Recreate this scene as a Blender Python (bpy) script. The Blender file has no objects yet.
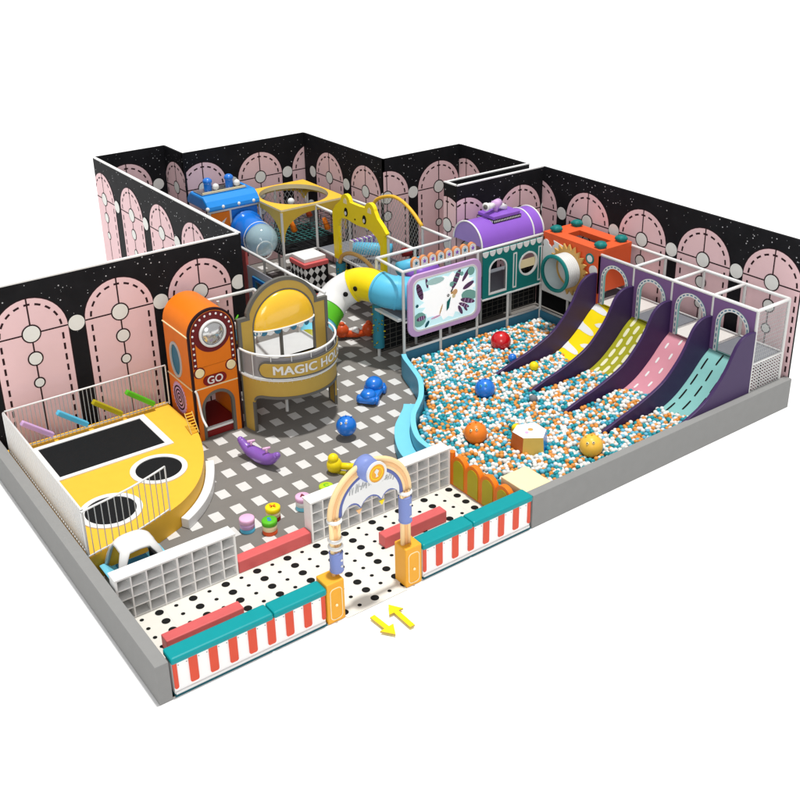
import bpy, bmesh, math, random
from mathutils import Vector, Matrix
from math import pi, sin, cos
random.seed(7)
S = bpy.context.scene
COL = S.collection
# ---------------------------------------------------------------- camera
cam = bpy.data.objects.new('camera', bpy.data.cameras.new('camera'))
COL.objects.link(cam); S.camera = cam
Rm = Matrix(((0.8082952974961592, 0.2470425003005282, -0.5344424338419049),
             (-0.5885203215433471, 0.31218516413021913, -0.7457776172744147),
             (-0.01739376831255296, 0.9173387740318467, 0.3977273318262621)))
cam.matrix_world = Matrix.Translation((-3.49296, -10.47426, 10.0)) @ Rm.to_4x4()
cam.data.sensor_width = 36; cam.data.lens = 1034.85 * 36 / 800
cam.data.shift_y = -0.095; cam.data.clip_end = 500; cam.data.clip_start = 0.1
# ---------------------------------------------------------------- light: white studio surround, one overhead soft box, an added front fill
W = bpy.data.worlds.new('World'); S.world = W; W.use_nodes = True
W.node_tree.nodes['Background'].inputs[0].default_value = (1, 1, 1, 1)
W.node_tree.nodes['Background'].inputs[1].default_value = 0.58
ld = bpy.data.lights.new('overhead_softbox', 'AREA'); ld.shape = 'DISK'; ld.size = 20
ld.energy = 1650000; ld.color = (1, .985, .96)
lo = bpy.data.objects.new('overhead_softbox', ld); COL.objects.link(lo)
lo.location = (28, 0, 400)
lo.rotation_euler = (Vector((6.5, 5.5, 0)) - Vector(lo.location)).to_track_quat('-Z', 'Y').to_euler()
S.view_settings.view_transform = 'Standard'; S.view_settings.look = 'None'
S.view_settings.exposure = 0; S.view_settings.gamma = 1
fd = bpy.data.lights.new('front_fill', 'AREA'); fd.shape = 'DISK'; fd.size = 110  # added fill lamp, brightens the upright wall faces
fd.energy = 200000; fd.color = (1, 1, 1)
fo = bpy.data.objects.new('front_fill', fd); COL.objects.link(fo)
fo.location = (-150, -215, 125)
fo.rotation_euler = (Vector((6.5, 5.5, 1)) - Vector(fo.location)).to_track_quat('-Z', 'Y').to_euler()
# ---------------------------------------------------------------- materials
MATS = {}
def srgb(h):
    h = h.lstrip('#'); v = [int(h[i:i+2], 16) / 255 for i in (0, 2, 4)]
    return [(c / 12.92 if c <= .04045 else ((c + .055) / 1.055) ** 2.4) for c in v]
def mat(name, col, rough=.5, metal=0, var=.06, scale=6, bump=0, trans=0, coat=0, alpha=1):
    if name in MATS: return MATS[name]
    m = bpy.data.materials.new(name); m.use_nodes = True; MATS[name] = m
    nt = m.node_tree; b = nt.nodes['Principled BSDF']
    c = srgb(col) if isinstance(col, str) else list(col)
    b.inputs['Roughness'].default_value = rough; b.inputs['Metallic'].default_value = metal
    b.inputs['Transmission Weight'].default_value = trans
    b.inputs['Coat Weight'].default_value = coat
    b.inputs['Specular IOR Level'].default_value = .5 if (coat or trans or metal) else .06 if max(c) < .02 else .22
    b.inputs['Alpha'].default_value = alpha
    tc = nt.nodes.new('ShaderNodeTexCoord'); n = nt.nodes.new('ShaderNodeTexNoise')
    n.inputs['Scale'].default_value = scale; n.inputs['Detail'].default_value = 4
    nt.links.new(tc.outputs['Object'], n.inputs['Vector'])
    mx = nt.nodes.new('ShaderNodeMix'); mx.data_type = 'RGBA'
    mx.inputs[6].default_value = [x * (1 - var) for x in c] + [1]
    mx.inputs[7].default_value = [min(1, x * (1 + var)) for x in c] + [1]
    nt.links.new(n.outputs['Fac'], mx.inputs[0]); nt.links.new(mx.outputs[2], b.inputs['Base Color'])
    if bump:
        n2 = nt.nodes.new('ShaderNodeTexNoise'); n2.inputs['Scale'].default_value = scale * 12
        nt.links.new(tc.outputs['Object'], n2.inputs['Vector'])
        bp = nt.nodes.new('ShaderNodeBump'); bp.inputs['Strength'].default_value = bump
        bp.inputs['Distance'].default_value = .01
        nt.links.new(n2.outputs['Fac'], bp.inputs['Height']); nt.links.new(bp.outputs[0], b.inputs['Normal'])
    return m
GROUND = mat('studio_white', (.86, .86, .86), .9, var=0)
KERB = mat('kerb_grey', (.25, .25, .245), .85, var=.05, bump=.25)
WHITE = mat('white_paint', (.74, .74, .73), .4, var=.03)
PIPE = mat('pipe_white', (.62, .62, .60), .35, var=.04)
BLACK = mat('wall_black', (.014, .014, .016), .55, var=.45, scale=2.5)
PINK = mat('arch_pink', (.84, .585, .605), .6, var=.07, scale=1.6)
MAROON = mat('line_maroon', (.022, .005, .008), .6)
INK = mat('ink_black', (.012, .012, .012), .6)
STAR = mat('star_white', (.55, .56, .58), .6)
DISC = mat('disc_white', (.80, .81, .77), .6)
FLOORG = mat('floor_grey', (.185, .173, .158), .75, var=.08, scale=3, bump=.1)
TILE = mat('tile_white', (.62, .61, .59), .6, var=.05)
ENTRY = mat('entry_cream', (.70, .68, .62), .6, var=.03)
CORAL = mat('coral_foam', (.60, .11, .11), .45, var=.07)
TEAL = mat('teal_pad', (.0, .27, .29), .4, var=.07)
TEALD = mat('teal_dark', (.01, .10, .13), .5)
RED = mat('tomato_red', (.66, .075, .035), .45, var=.06)
ORANGE = mat('orange_paint', (.76, .185, .01), .4, var=.05)
AMBER = mat('amber_box', (.80, .38, .03), .4, var=.05)
YEL = mat('platform_yellow', (.80, .46, .04), .5, var=.05)
YELB = mat('bright_yellow', (.86, .66, .01), .35, var=.04)
OCHRE = mat('ochre_panel', (.50, .33, .07), .45, var=.06)
GREYT = mat('grey_trim', (.13, .125, .11), .5)
NAVY = mat('mat_black', (.012, .013, .014), .7, bump=.3)
PURP = mat('slide_purple', (.045, .022, .085), .45, var=.06)
VIOLET = mat('facade_violet', (.19, .10, .25), .5, var=.05)
LILAC = mat('barrel_purple', (.25, .10, .52), .35, var=.05)
PLILAC = mat('pale_lilac', (.60, .38, .66), .4, var=.04)
SKY = mat('sky_blue', (.10, .48, .70), .4, var=.05)
SKYL = mat('light_cyan', (.18, .58, .74), .4, var=.05)
BLUE = mat('royal_blue', (.006, .16, .62), .28, var=.05, coat=.3)
PADB = mat('pit_pad_blue', (.04, .17, .27), .5, var=.06)
FTEAL = mat('facade_teal', (.006, .17, .16), .5, var=.06)
REDO = mat('cube_red', (.72, .105, .03), .45, var=.05)
CREAM = mat('cream_foam', (.82, .70, .42), .5)
LIME = mat('lime_slide', (.34, .33, .02), .4, var=.05)
PALE = mat('pale_dash', (.72, .70, .48), .5)
SPINK = mat('slide_pink', (.62, .27, .33), .4, var=.04)
STEAL = mat('slide_aqua', (.22, .48, .46), .4, var=.04)
GOLD = mat('gear_gold', (.58, .34, .10), .4)
CHROME = mat('chrome', (.6, .6, .6), .18, metal=.9, var=.02)
GREEN = mat('grass_green', (.10, .46, .02), .4)
SLATE = mat('deck_slate', (.16, .17, .19), .6, var=.06)
GLASSM = mat('clear_bubble', (.62, .86, .94), .08, var=0, coat=.8, alpha=.42)
LAV = mat('periwinkle', (.20, .26, .56), .4)
PEACH = mat('peach_tube', (.80, .47, .22), .4)
WARM = mat('warm_cream', (.86, .62, .33), .4)
LAVD = mat('deep_periwinkle', (.10, .13, .36), .4)
DEEPN = mat('deep_navy', (.05, .06, .14), .5)
MARB = mat('maroon_band', (.14, .012, .014), .4)
ORG2 = mat('ball_orange', (.64, .26, .05), .35)
BTEAL = mat('ball_teal', (.015, .27, .33), .35)
BWHITE = mat('ball_white', (.72, .71, .68), .4)
BBLUE = mat('ball_sky', (.12, .42, .58), .35)
CRIM = mat('crimson', (.55, .004, .008), .25, coat=.5)
BORDO = mat('bordeaux', (.20, .01, .01), .5)
OLIVE = mat('olive_pane', (.42, .35, .01), .5)
PINKL = mat('toy_pink', (.78, .45, .66), .4)
NETM = mat('net_grey', (.45, .46, .46), .6)
PLUM = mat('plum', (.13, .06, .14), .5)
MINT = mat('mint', (.22, .48, .42), .5)
SCRN = mat('screen_pale', (.52, .76, .80), .5)
PICW = mat('picture_white', (.8, .8, .8), .5)
for m_, c_ in ((SCRN, (.52, .76, .80, 1)), (PICW, (1, 1, 1, 1))):
    q_ = m_.node_tree.nodes['Principled BSDF']; q_.inputs['Emission Color'].default_value = c_; q_.inputs['Emission Strength'].default_value = .45  # emission added so the picture's ground and burst come up whiter
PEB = mat('pebble', (.60, .60, .66), .5)
# ---------------------------------------------------------------- mesh builder
class MB:
    def __init__(s): s.v = []; s.f = []; s.m = []; s.mats = []; s.sm = []
    def mi(s, m):
        if m not in s.mats: s.mats.append(m)
        return s.mats.index(m)
    def add(s, vs, fs, m, smooth=False):
        o = len(s.v); s.v += [tuple(p) for p in vs]; k = s.mi(m)
        for f in fs: s.f.append([i + o for i in f]); s.m.append(k); s.sm.append(smooth)
        return s
    def box(s, x0, x1, y0, y1, z0, z1, m):
        v = [(x, y, z) for z in (z0, z1) for y in (y0, y1) for x in (x0, x1)]
        return s.add(v, [(0, 2, 3, 1), (4, 5, 7, 6), (0, 1, 5, 4), (2, 6, 7, 3), (0, 4, 6, 2), (1, 3, 7, 5)], m)
    def bar(s, a, b, w, h, m):
        a = Vector(a); b = Vector(b); d = (b - a).normalized()
        u = d.cross(Vector((0, 0, 1)))
        if u.length < 1e-3: u = Vector((1, 0, 0))
        u.normalize(); t = u.cross(d)
        v = [p + u * i * w / 2 + t * j * h / 2 for p in (a, b) for i, j in ((-1, -1), (1, -1), (1, 1), (-1, 1))]
        return s.add(v, [(3, 2, 1, 0), (4, 5, 6, 7), (0, 1, 5, 4), (1, 2, 6, 5), (2, 3, 7, 6), (3, 0, 4, 7)], m)
    def prism(s, pts, fn, t0, t1, m, mside=None):
        """2D outline; fn(a,b,t)->xyz ; extruded t0..t1"""
        n = len(pts)
        v = [fn(a, b, t0) for a, b in pts] + [fn(a, b, t1) for a, b in pts]
        s.add(v, [list(range(n))[::-1], [i + n for i in range(n)]], m)
        s.add(v, [(i, (i + 1) % n, (i + 1) % n + n, i + n) for i in range(n)], mside or m)
        return s
    def sheet(s, pts, fn, t, m):
        s.add([fn(a, b, t) for a, b in pts], [list(range(len(pts)))], m); return s
    def ring(s, outer, inner, fn, t0, t1, m, mside=None):
        n = len(outer); k = [(fn(a, b, t)) for t in (t0, t1) for pl in (outer, inner) for a, b in pl]
        fs = []; ss = []
        for i in range(n):
            j = (i + 1) % n
            fs += [(i, j, n + j, n + i), (2*n + i, 3*n + i, 3*n + j, 2*n + j)]
            ss += [(i, 2*n + i, 2*n + j, j), (n + i, n + j, 3*n + j, 3*n + i)]
        s.add(k, fs, m); s.add(k, ss, mside or m); return s
    def tube(s, pts, r, m, seg=10, caps=True, closed=False):
        pts = [Vector(p) for p in pts]; n = len(pts); rr = r if isinstance(r, (list, tuple)) else [r] * n
        vs = []; up = None
        for i, p in enumerate(pts):
            a = pts[i - 1] if (i or closed) else pts[0]; b = pts[(i + 1) % n] if (i < n - 1 or closed) else pts[-1]
            d = (b - a).normalized()
            if up is None:
                up = d.cross(Vector((0, 0, 1)))
                if up.length < .05: up = d.cross(Vector((0, 1, 0)))
                up.normalize()
            else: up = (up - d * up.dot(d)).normalized()
            w = d.cross(up)
            for k in range(seg):
                t = 2 * pi * k / seg; vs.append(p + (up * cos(t) + w * sin(t)) * rr[i])
        fs = []
        for i in range(n if closed else n - 1):
            j = (i + 1) % n
            for k in range(seg): l = (k + 1) % seg; fs.append((i*seg + k, j*seg + k, j*seg + l, i*seg + l))
        if caps and not closed: fs += [list(range(seg)), [(n-1)*seg + k for k in range(seg)][::-1]]
        return s.add(vs, fs, m, True)
    def lathe(s, prof, c, m, seg=24, axis='z', a0=0, a1=2*pi):
        full = abs(a1 - a0 - 2*pi) < 1e-6; N = seg if full else seg + 1; vs = []
        for r, h in prof:
            for k in range(N):
                t = a0 + (a1 - a0) * k / seg; a, b = r * cos(t), r * sin(t)
                p = {'z': (a, b, h), 'y': (a, h, b), 'x': (h, a, b)}[axis]
                vs.append((c[0] + p[0], c[1] + p[1], c[2] + p[2]))
        fs = [(i*N + k, i*N + (k+1) % N, (i+1)*N + (k+1) % N, (i+1)*N + k) for i in range(len(prof) - 1) for k in range(seg if not full else N)]
        return s.add(vs, fs, m, True)
    def sphere(s, c, r, m, seg=16, rings=10, sc=(1, 1, 1)):
        vs = []; 
        for i in range(rings + 1):
            ph = pi * i / rings
            for k in range(seg):
                t = 2*pi*k/seg; vs.append((c[0] + r*sc[0]*sin(ph)*cos(t), c[1] + r*sc[1]*sin(ph)*sin(t), c[2] + r*sc[2]*cos(ph)))
        return s.add(vs, [(i*seg + k, (i+1)*seg + k, (i+1)*seg + (k+1) % seg, i*seg + (k+1) % seg) for i in range(rings) for k in range(seg)], m, True)
    def cyl(s, c, r, z0, z1, m, seg=24, smooth=True):
        s.lathe([(r, z0), (r, z1)], (c[0], c[1], 0), m, seg)
        s.add([(c[0] + r*cos(2*pi*k/seg), c[1] + r*sin(2*pi*k/seg), z1) for k in range(seg)], [list(range(seg))], m)
        return s.add([(c[0] + r*cos(2*pi*k/seg), c[1] + r*sin(2*pi*k/seg), z0) for k in range(seg)], [list(range(seg))[::-1]], m)
    def build(s, name, parent=None, bevel=0, flat=False, **tags):
        me = bpy.data.meshes.new(name)
        off = Vector((0, 0, 0))
        if parent is not None: off = wloc(parent)
        o_loc = Vector((0, 0, 0))
        if parent is None and s.v:
            xs, ys, zs = zip(*s.v); o_loc = Vector(((min(xs)+max(xs))/2, (min(ys)+max(ys))/2, min(zs))); off = o_loc
        me.from_pydata([(p[0]-off.x, p[1]-off.y, p[2]-off.z) for p in s.v], [], s.f)
        for m in s.mats: me.materials.append(m)
        me.polygons.foreach_set('material_index', s.m); me.polygons.foreach_set('use_smooth', s.sm)
        bm = bmesh.new(); bm.from_mesh(me)
        if bevel: bmesh.ops.remove_doubles(bm, verts=bm.verts, dist=1e-5)
        if not flat: bmesh.ops.recalc_face_normals(bm, faces=bm.faces)
        bm.to_mesh(me); bm.free(); me.update()
        o = bpy.data.objects.new(name, me); COL.objects.link(o)
        o.location = o_loc
        if parent is not None: o.parent = parent
        if bevel:
            b = o.modifiers.new('bevel', 'BEVEL'); b.width = bevel; b.segments = 2; b.limit_method = 'ANGLE'; b.angle_limit = .7
        for k, v in tags.items(): o[k] = v
        return o
def wloc(o):
    l = Vector(o.location)
    while o.parent: o = o.parent; l += Vector(o.location)
    return l
def thing(name, label, cat, loc, group=None):
    o = bpy.data.objects.new(name, None); COL.objects.link(o); o.location = loc; o.empty_display_size = .1
    o['label'] = label; o['category'] = cat
    if group: o['group'] = group
    return o
def one(mb, name, label, cat, group=None, bevel=0):
    o = mb.build(name, None, bevel); o['label'] = label; o['category'] = cat
    if group: o['group'] = group
    return o
def copy_thing(root, label=None, delta=(0, 0, 0), matmap=None):
    r = root.copy(); COL.objects.link(r); r.location = Vector(root.location) + Vector(delta)
    if label: r['label'] = label
    def rec(src, dst):
        for ch in [c for c in ALLCH(src)]:
            c = ch.copy(); COL.objects.link(c); c.parent = dst; rec(ch, c)
    rec(root, r)
    if matmap:
        for c in [r] + CHREC(r):
            if c.type == 'MESH' and any(m in matmap for m in c.data.materials):
                c.data = c.data.copy()
                for i, m in enumerate(c.data.materials):
                    if m in matmap: c.data.materials[i] = matmap[m]
    return r
def ALLCH(o): return [c for c in COL.objects if c.parent == o]
def CHREC(o):
    out = []
    for c in ALLCH(o): out.append(c); out += CHREC(c)
    return out
def struct(mb, name, **kw):
    o = mb.build(name, None); o['kind'] = 'structure'; return o
XY = lambda a, b, t: (a, b, t)
def XZ(y, s=1): return lambda a, b, t: (a, y + s * t, b)      # outline in x,z ; t along y
def YZ(x, s=1): return lambda a, b, t: (x + s * t, a, b)
def circ(cx, cy, r, n=24, a0=0, a1=2*pi, ry=None):
    full = abs(a1 - a0 - 2*pi) < 1e-6; ry = ry or r
    return [(cx + r*cos(a0 + (a1-a0)*k/(n if full else n - 1)), cy + ry*sin(a0 + (a1-a0)*k/(n if full else n - 1))) for k in range(n)]
def arch(cx, hw, zb, zs, n=20, hz=None):
    return [(cx + hw, zb)] + circ(cx, zs, hw, n, 0, pi, hz or hw) + [(cx - hw, zb)]
def rrect(x0, x1, y0, y1, r, n=6):
    out = []
    for cx, cy, a in ((x1-r, y1-r, 0), (x0+r, y1-r, pi/2), (x0+r, y0+r, pi), (x1-r, y0+r, 1.5*pi)):
        out += circ(cx, cy, r, n, a, a + pi/2)
    return out
def spline(P, n=8):
    P = [Vector(p) for p in P]; out = []; Q = [2*P[0]-P[1]] + P + [2*P[-1]-P[-2]]
    for i in range(1, len(Q) - 2):
        for k in range(n):
            t = k / n; a, b, c, d = Q[i-1:i+3]
            out.append(.5*((2*b) + (c-a)*t + (2*a-5*b+4*c-d)*t*t + (3*b-a-3*c+d)*t**3))
    return out + [P[-1]]
def offset2(P, d):
    out = []
    for i, p in enumerate(P):
        a = P[max(0, i-1)]; b = P[min(len(P)-1, i+1)]; t = Vector((b[0]-a[0], b[1]-a[1])).normalized()
        out.append((p[0] - t.y*d, p[1] + t.x*d))
    return out
def clip(poly, lo, hi):
    for val, sg in ((lo, 1), (hi, -1)):
        out = []
        for i in range(len(poly)):
            p, q = poly[i-1], poly[i]; ip = (p[0]-val)*sg >= 0; iq = (q[0]-val)*sg >= 0
            if ip != iq:
                t = (val-p[0])/(q[0]-p[0]); out.append((val, p[1] + t*(q[1]-p[1])))
            if iq: out.append(q)
        poly = out
        if not poly: return []
    return poly
def text_mesh(txt, size, bold=.02):
    cu = bpy.data.curves.new('t', 'FONT'); cu.body = txt; cu.size = size; cu.offset = bold; cu.align_x = 'CENTER'; cu.align_y = 'CENTER'
    cu.resolution_u = 3
    ob = bpy.data.objects.new('t', cu); COL.objects.link(ob)
    dg = bpy.context.evaluated_depsgraph_get(); me = ob.evaluated_get(dg).to_mesh()
    vs = [(v.co.x, v.co.y) for v in me.vertices]; fs = [list(p.vertices) for p in me.polygons]
    bpy.data.objects.remove(ob); bpy.data.curves.remove(cu)
    return vs, fs
def put_text(mb, txt, size, fn, m, bold=.012, t=0):
    vs, fs = text_mesh(txt, size, bold)
    mb.add([fn(a, b, t) for a, b in vs], fs, m)
def circ4(cx, cy, rx, ry, n=32): return [(cx + rx*cos(-3*pi/4 + 2*pi*k/n), cy + ry*sin(-3*pi/4 + 2*pi*k/n)) for k in range(n)]
def rect_pts(x0, x1, y0, y1, n=32):
    q = n//4; P = [(x0, y0), (x1, y0), (x1, y1), (x0, y1)]
    return [(P[i][0] + (P[(i+1) % 4][0]-P[i][0])*k/q, P[i][1] + (P[(i+1) % 4][1]-P[i][1])*k/q) for i in range(4) for k in range(q)]
H = 2.35; D = 1.22       # frame height, deck height
# ================================================================ SETTING
g = MB(); g.add([(-150, -150, 0), (250, -150, 0), (250, 250, 0), (-150, 250, 0)], [(0, 1, 2, 3)], GROUND); struct(g, 'ground')
# grey play floor with scattered white tiles
f = MB(); f.box(.17, 13.6, 2.0, 7.44, .001, .006, FLOORG); f.box(5.43, 11.02, 7.44, 14.24, .001, .006, FLOORG); f.box(11.02, 13.6, 7.44, 10.38, .001, .006, FLOORG)
f.box(.19, 6.5, .2, 2.0, .001, .006, FLOORG)
for i in range(-8, 20):
    for j in range(-1, 22):
        x = 3.43 + .4155 * i; y = 2.36 + .574 * j
        if (x < 11.0 and y > 1.9 and (y < 7.3 or x > 5.55) and y < 14.0 and x > .3):
            w, d = .10, .137
            f.add([(x-w, y-d, .0095), (x+w, y-d, .0095), (x+w, y+d, .0095), (x-w, y+d, .0095)], [(0, 1, 2, 3)], TILE)
struct(f, 'floor')
# dotted entrance floor
e = MB(); e.box(.19, 6.5, .02, 1.98, .006, .014, ENTRY); e.box(2.94, 4.03, -.04, .02, .006, .014, ENTRY)
for x in (.86, 2.69, 3.52+.0, 4.9, 6.1): e.box(x-.004, x+.004, .03, 1.9, .014, .0155, PIPE)
for i in range(12):
    for j in range(8):
        x = .225 + .549 * i; y = 1.755 - .237 * j
        if x < 6.4 and y > .09: e.sheet(circ(x, y, .066, 20), XY, .0165, INK)
        x += .272; 
        if x < 6.4 and y > .06: e.sheet(circ(x, y, .033, 14), XY, .0165, INK)
struct(e, 'entrance_floor')
# ================================================================ printed walls
def wall(label, fn, a0, a1, cents, z0=0, H0=3.48, edge=False, back=None, th=.05, seed=1, group=None):
    """fn(s,z,t): s along wall, z up, t out of the printed face"""
    R = random.Random(seed); mb = MB()
    v = [fn(s, z, t) for t in (-th, 0) for z in (z0, H0) for s in (a0, a1)]
    mb.add(v, [(0, 1, 3, 2), (4, 6, 7, 5), (0, 2, 6, 4), (1, 5, 7, 3), (0, 4, 5, 1), (2, 3, 7, 6)], BLACK)
    if edge:
        v = [fn(s, z, t) for t in (-th - .01, .012) for z in (H0 - .012, H0 + .012) for s in (a0, a1)]
        mb.add(v, [(0, 1, 3, 2), (4, 6, 7, 5), (0, 2, 6, 4), (1, 5, 7, 3), (0, 4, 5, 1), (2, 3, 7, 6)], WHITE)
    def sh(poly, t, m):
        p = clip(poly, a0, a1)
        if len(p) > 2: mb.sheet(p, fn, t, m)
    def line(p, q, w, t, m):
        d = Vector((q[0]-p[0], q[1]-p[1])).normalized(); n = Vector((-d.y, d.x)) * w/2
        sh([(p[0]+n.x, p[1]+n.y), (q[0]+n.x, q[1]+n.y), (q[0]-n.x, q[1]-n.y), (p[0]-n.x, p[1]-n.y)], t, m)
    zc = 2.47; hw = .68
    for c in cents:
        sh(arch(c, hw + .018, z0 + .01, zc), .003, MAROON)
        sh(arch(c, hw, z0 + .02, zc), .006, PINK)
        # dashed stitching
        r = hw - .115; L = pi * r; n = 9
        for k in range(n):
            a = pi * (k + .22) / n; b = pi * (k + .78) / n
            o = circ(c, zc, r + .020, 5, a, b) + circ(c, zc, r - .020, 5, b, a)
            sh(o, .009, MAROON)
        z = zc - .12
        while z > z0 + .2:
            for sx in (-r, r): sh([(c+sx-.020, z), (c+sx+.020, z), (c+sx+.020, z-.13), (c+sx-.020, z-.13)], .009, MAROON)
            z -= .215
        line((c, zc + hw), (c, z0 + .02), .028, .0095, MAROON)
        for z, rr in ((zc, .155), (1.975, .12), (1.485, .085)):
            if z < z0 + .2: continue
            sh(circ(c, z, rr + .026, 24), .012, MAROON); sh(circ(c, z, rr, 24), .015, DISC)
        line((c - .85, zc), (c + .85, zc), .028, .0095, MAROON)
    if cents:
        for c in [x - .85 for x in cents] + [cents[-1] + .85]:
            sh(circ(c, zc, .155, 24), .0165, DISC)
    n = int((a1 - a0) * 26)
    for k in range(n):
        s = R.uniform(a0 + .05, a1 - .05); z = R.choice((R.uniform(2.6, 3.44), R.uniform(2.9, 3.44), R.uniform(z0 + .3, 3.4)))
        if any((abs(s - c) < hw + .05 and (z < zc or (s-c)**2 + (z-zc)**2 < (hw+.05)**2)) for c in cents): continue
        q = R.choice((.006, .008, .011, .016)); sh([(s-q, z), (s, z-q), (s+q, z), (s, z+q)], .004, STAR)
    return one(mb, 'printed_wall', label, 'wall', group)
AW = 'black starry walls printed with pink arches'
wall('black starry wall with pink arches behind the trampoline platform and orange tower', lambda s, z, t: (s, 7.45 - t, z), .17, 5.41, [1.10, 2.79, 4.47], edge=True, seed=2, group=AW)
wall('narrow receding starry wall with pink arches facing outward, white top edge, at far left', lambda s, z, t: (5.41 - t, s, z), 7.46, 15.4, [9.6, 11.36, 13.13, 14.9], edge=True, seed=3, group=AW)
wall('short starry wall at the back left corner, its arch half hidden by the receding wall', lambda s, z, t: (s, 15.38 - t, z), 5.44, 7.40, [6.25], seed=4, group=AW)
wall('very short starry wall return with one dim arch at the back left jog', lambda s, z, t: (7.36 - t, s, z), 14.2, 15.38, [14.75], seed=5, group=AW)
wall('starry wall with pink arches straight behind the blue roof and yellow canopy', lambda s, z, t: (s, 14.25 - t, z), 7.36, 11.06, [7.9, 9.6, 11.3], seed=6, group=AW)
wall('starry wall with pink arches receding to the right behind the yellow canopy', lambda s, z, t: (11.03 - t, s, z), 10.40, 14.25, [11.2, 12.95], seed=7, group=AW)
wall('starry wall with pink arches behind the yellow netted arch', lambda s, z, t: (s, 10.4 - t, z), 11.03, 13.53, [11.13, 12.80], seed=8, group=AW)
wall('short receding starry wall, mostly hidden, beyond the doubled wall', lambda s, z, t: (13.5 - t, s, z), 7.80, 10.40, [8.4, 10.1], seed=9, group=AW)
wall('rear leaf of the doubled starry wall with a white top edge', lambda s, z, t: (s, 7.80 + t, z), 10.99, 13.55, [11.8, 13.4], edge=True, seed=10, group=AW)
wall('short end face of the doubled starry wall with a clipped pink arch', lambda s, z, t: (10.94 - t, s, z), 7.36, 7.82, [7.68], edge=True, seed=11, group=AW)
wall('front leaf of the doubled starry wall, with pink arches, behind the purple barrel roof', lambda s, z, t: (s, 7.34 - t, z), 10.94, 13.66, [11.19, 12.88], edge=True, seed=12, group=AW)
wall('long starry wall with pink arches on the right behind the four slides', lambda s, z, t: (13.63 - t, s, z), .1, 7.34, [.74, 2.43, 4.12, 5.80, 7.49], seed=13, group=AW)
# ================================================================ kerb walls
k = MB(); k.box(0, .19, 0, 7.5, 0, .637, KERB); one(k, 'low_wall', 'long low grey wall along the left edge of the playground', 'low wall', None, .008)
k = MB(); k.box(6.63, 13.62, 0, .16, 0, .637, KERB); one(k, 'low_wall', 'long low grey wall in front of the ball pit and slides', 'low wall', None, .008)
# ================================================================ front counters
CWHITE = mat('counter_white', (.86, .86, .85), .45, var=.02)
def counter(x0, x1, nst, seam, label):
    t = thing('striped_counter', label, 'counter', (x0, .12, 0), 'red and white striped counters by the gate')
    b = MB(); b.box(x0+.02, x1-.02, .03, .24, .03, .56, CWHITE); b.build('body', t, .01)
    b = MB(); b.box(x0+.01, x1-.01, .012, .25, .0, .035, TEALD); b.build('base', t)
    for s0, s1 in ((x0, seam-.004), (seam+.004, x1)):
        b = MB(); b.box(s0, s1, -.015, .265, .55, .66, TEAL); b.build('top', t, .03)
    p = (x1 - x0 - .04) / nst
    for i in range(nst + 1):
        c = x0 + .02 + p * i; q = .062; lo_, hi_ = max(c-q, x0+.021), min(c+q, x1-.021)
        r = .03; o = [(hi_, .555), (lo_, .555)] + circ(lo_+r, .125+r, r, 5, pi, 1.5*pi) + circ(hi_-r, .125+r, r, 5, 1.5*pi, 2*pi)
        b = MB(); b.prism(o, XZ(.03, -1), 0, .014, RED); b.build('stripe', t)
    for i in range(nst):
        c = x0 + .02 + p * (i + .5); b = MB()
        for dx, dz in ((-.06, .49), (.06, .49)): b.prism(circ(c + dx, dz, .007, 8), XZ(.03, -1), 0, .004, GREYT); 
        b.build('bolt_pair', t)
    b = MB(); b.box(x0+.03, x1-.03, .014, .03, .034, .074, WHITE); b.build('skirting', t)
counter(.22, 2.63, 8, 1.76, 'striped red and white counter with teal top left of the entrance gate')
counter(4.36, 6.62, 7, 5.35, 'striped red and white counter with teal top right of the entrance gate')
# ================================================================ coral bars
for (x0, x1, y0, y1, lab) in ((.5, 1.72, .84, 1.04, 'coral foam bar lying behind the left striped counter'),
                              (2.17, 3.49, 1.86, 2.06, 'coral foam bar bridging the gap between the two white lattice shelves'),
                              (4.36, 5.62, 1.0, 1.2, 'coral foam bar lying behind the right striped counter')):
    b = MB(); b.box(x0, x1, y0, y1, .016, .235, CORAL); one(b, 'foam_bar', lab, 'foam bar', 'coral foam bars', .015)
# ================================================================ lattice shelves
def shelf(x0, x1, label, gaps):
    t = thing('lattice_shelf', label, 'shelf', (x0, 2.0, 0), 'white pigeonhole shelves')
    y0, y1, h = 1.86, 2.10, .78
    b = MB(); b.box(x0, x1, y0-.01, y1+.01, h-.035, h, WHITE); b.build('top', t, .006)
    b = MB(); b.box(x0+.02, x1-.02, y1-.02, y1, .016, h-.035, FLOORG); b.build('back_panel', t)
    n = round((x1-x0) / .235); p = (x1 - x0) / n
    b = MB()
    for i in range(n + 1):
        w = .014 if i % 4 else .022; c = x0 + p*i; c = min(max(c, x0 + w), x1 - w)
        b.box(c-w/1.3, c+w/1.3, y0, y1-.021, .016, h-.036, CWHITE)
    b.build('divider', t)
    b = MB()
    for j in range(4):
        z = .03 + j*.178; b.box(x0+.01, x1-.01, y0+.006, y1-.022, z-.010, z+.010, CWHITE)
    b.build('shelf_board', t)
shelf(.21, 2.16, 'white pigeonhole shelf at the left behind the blue rocker canopy', 0)
shelf(3.5, 6.38, 'long white pigeonhole shelf behind the entrance gate', 0)
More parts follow.
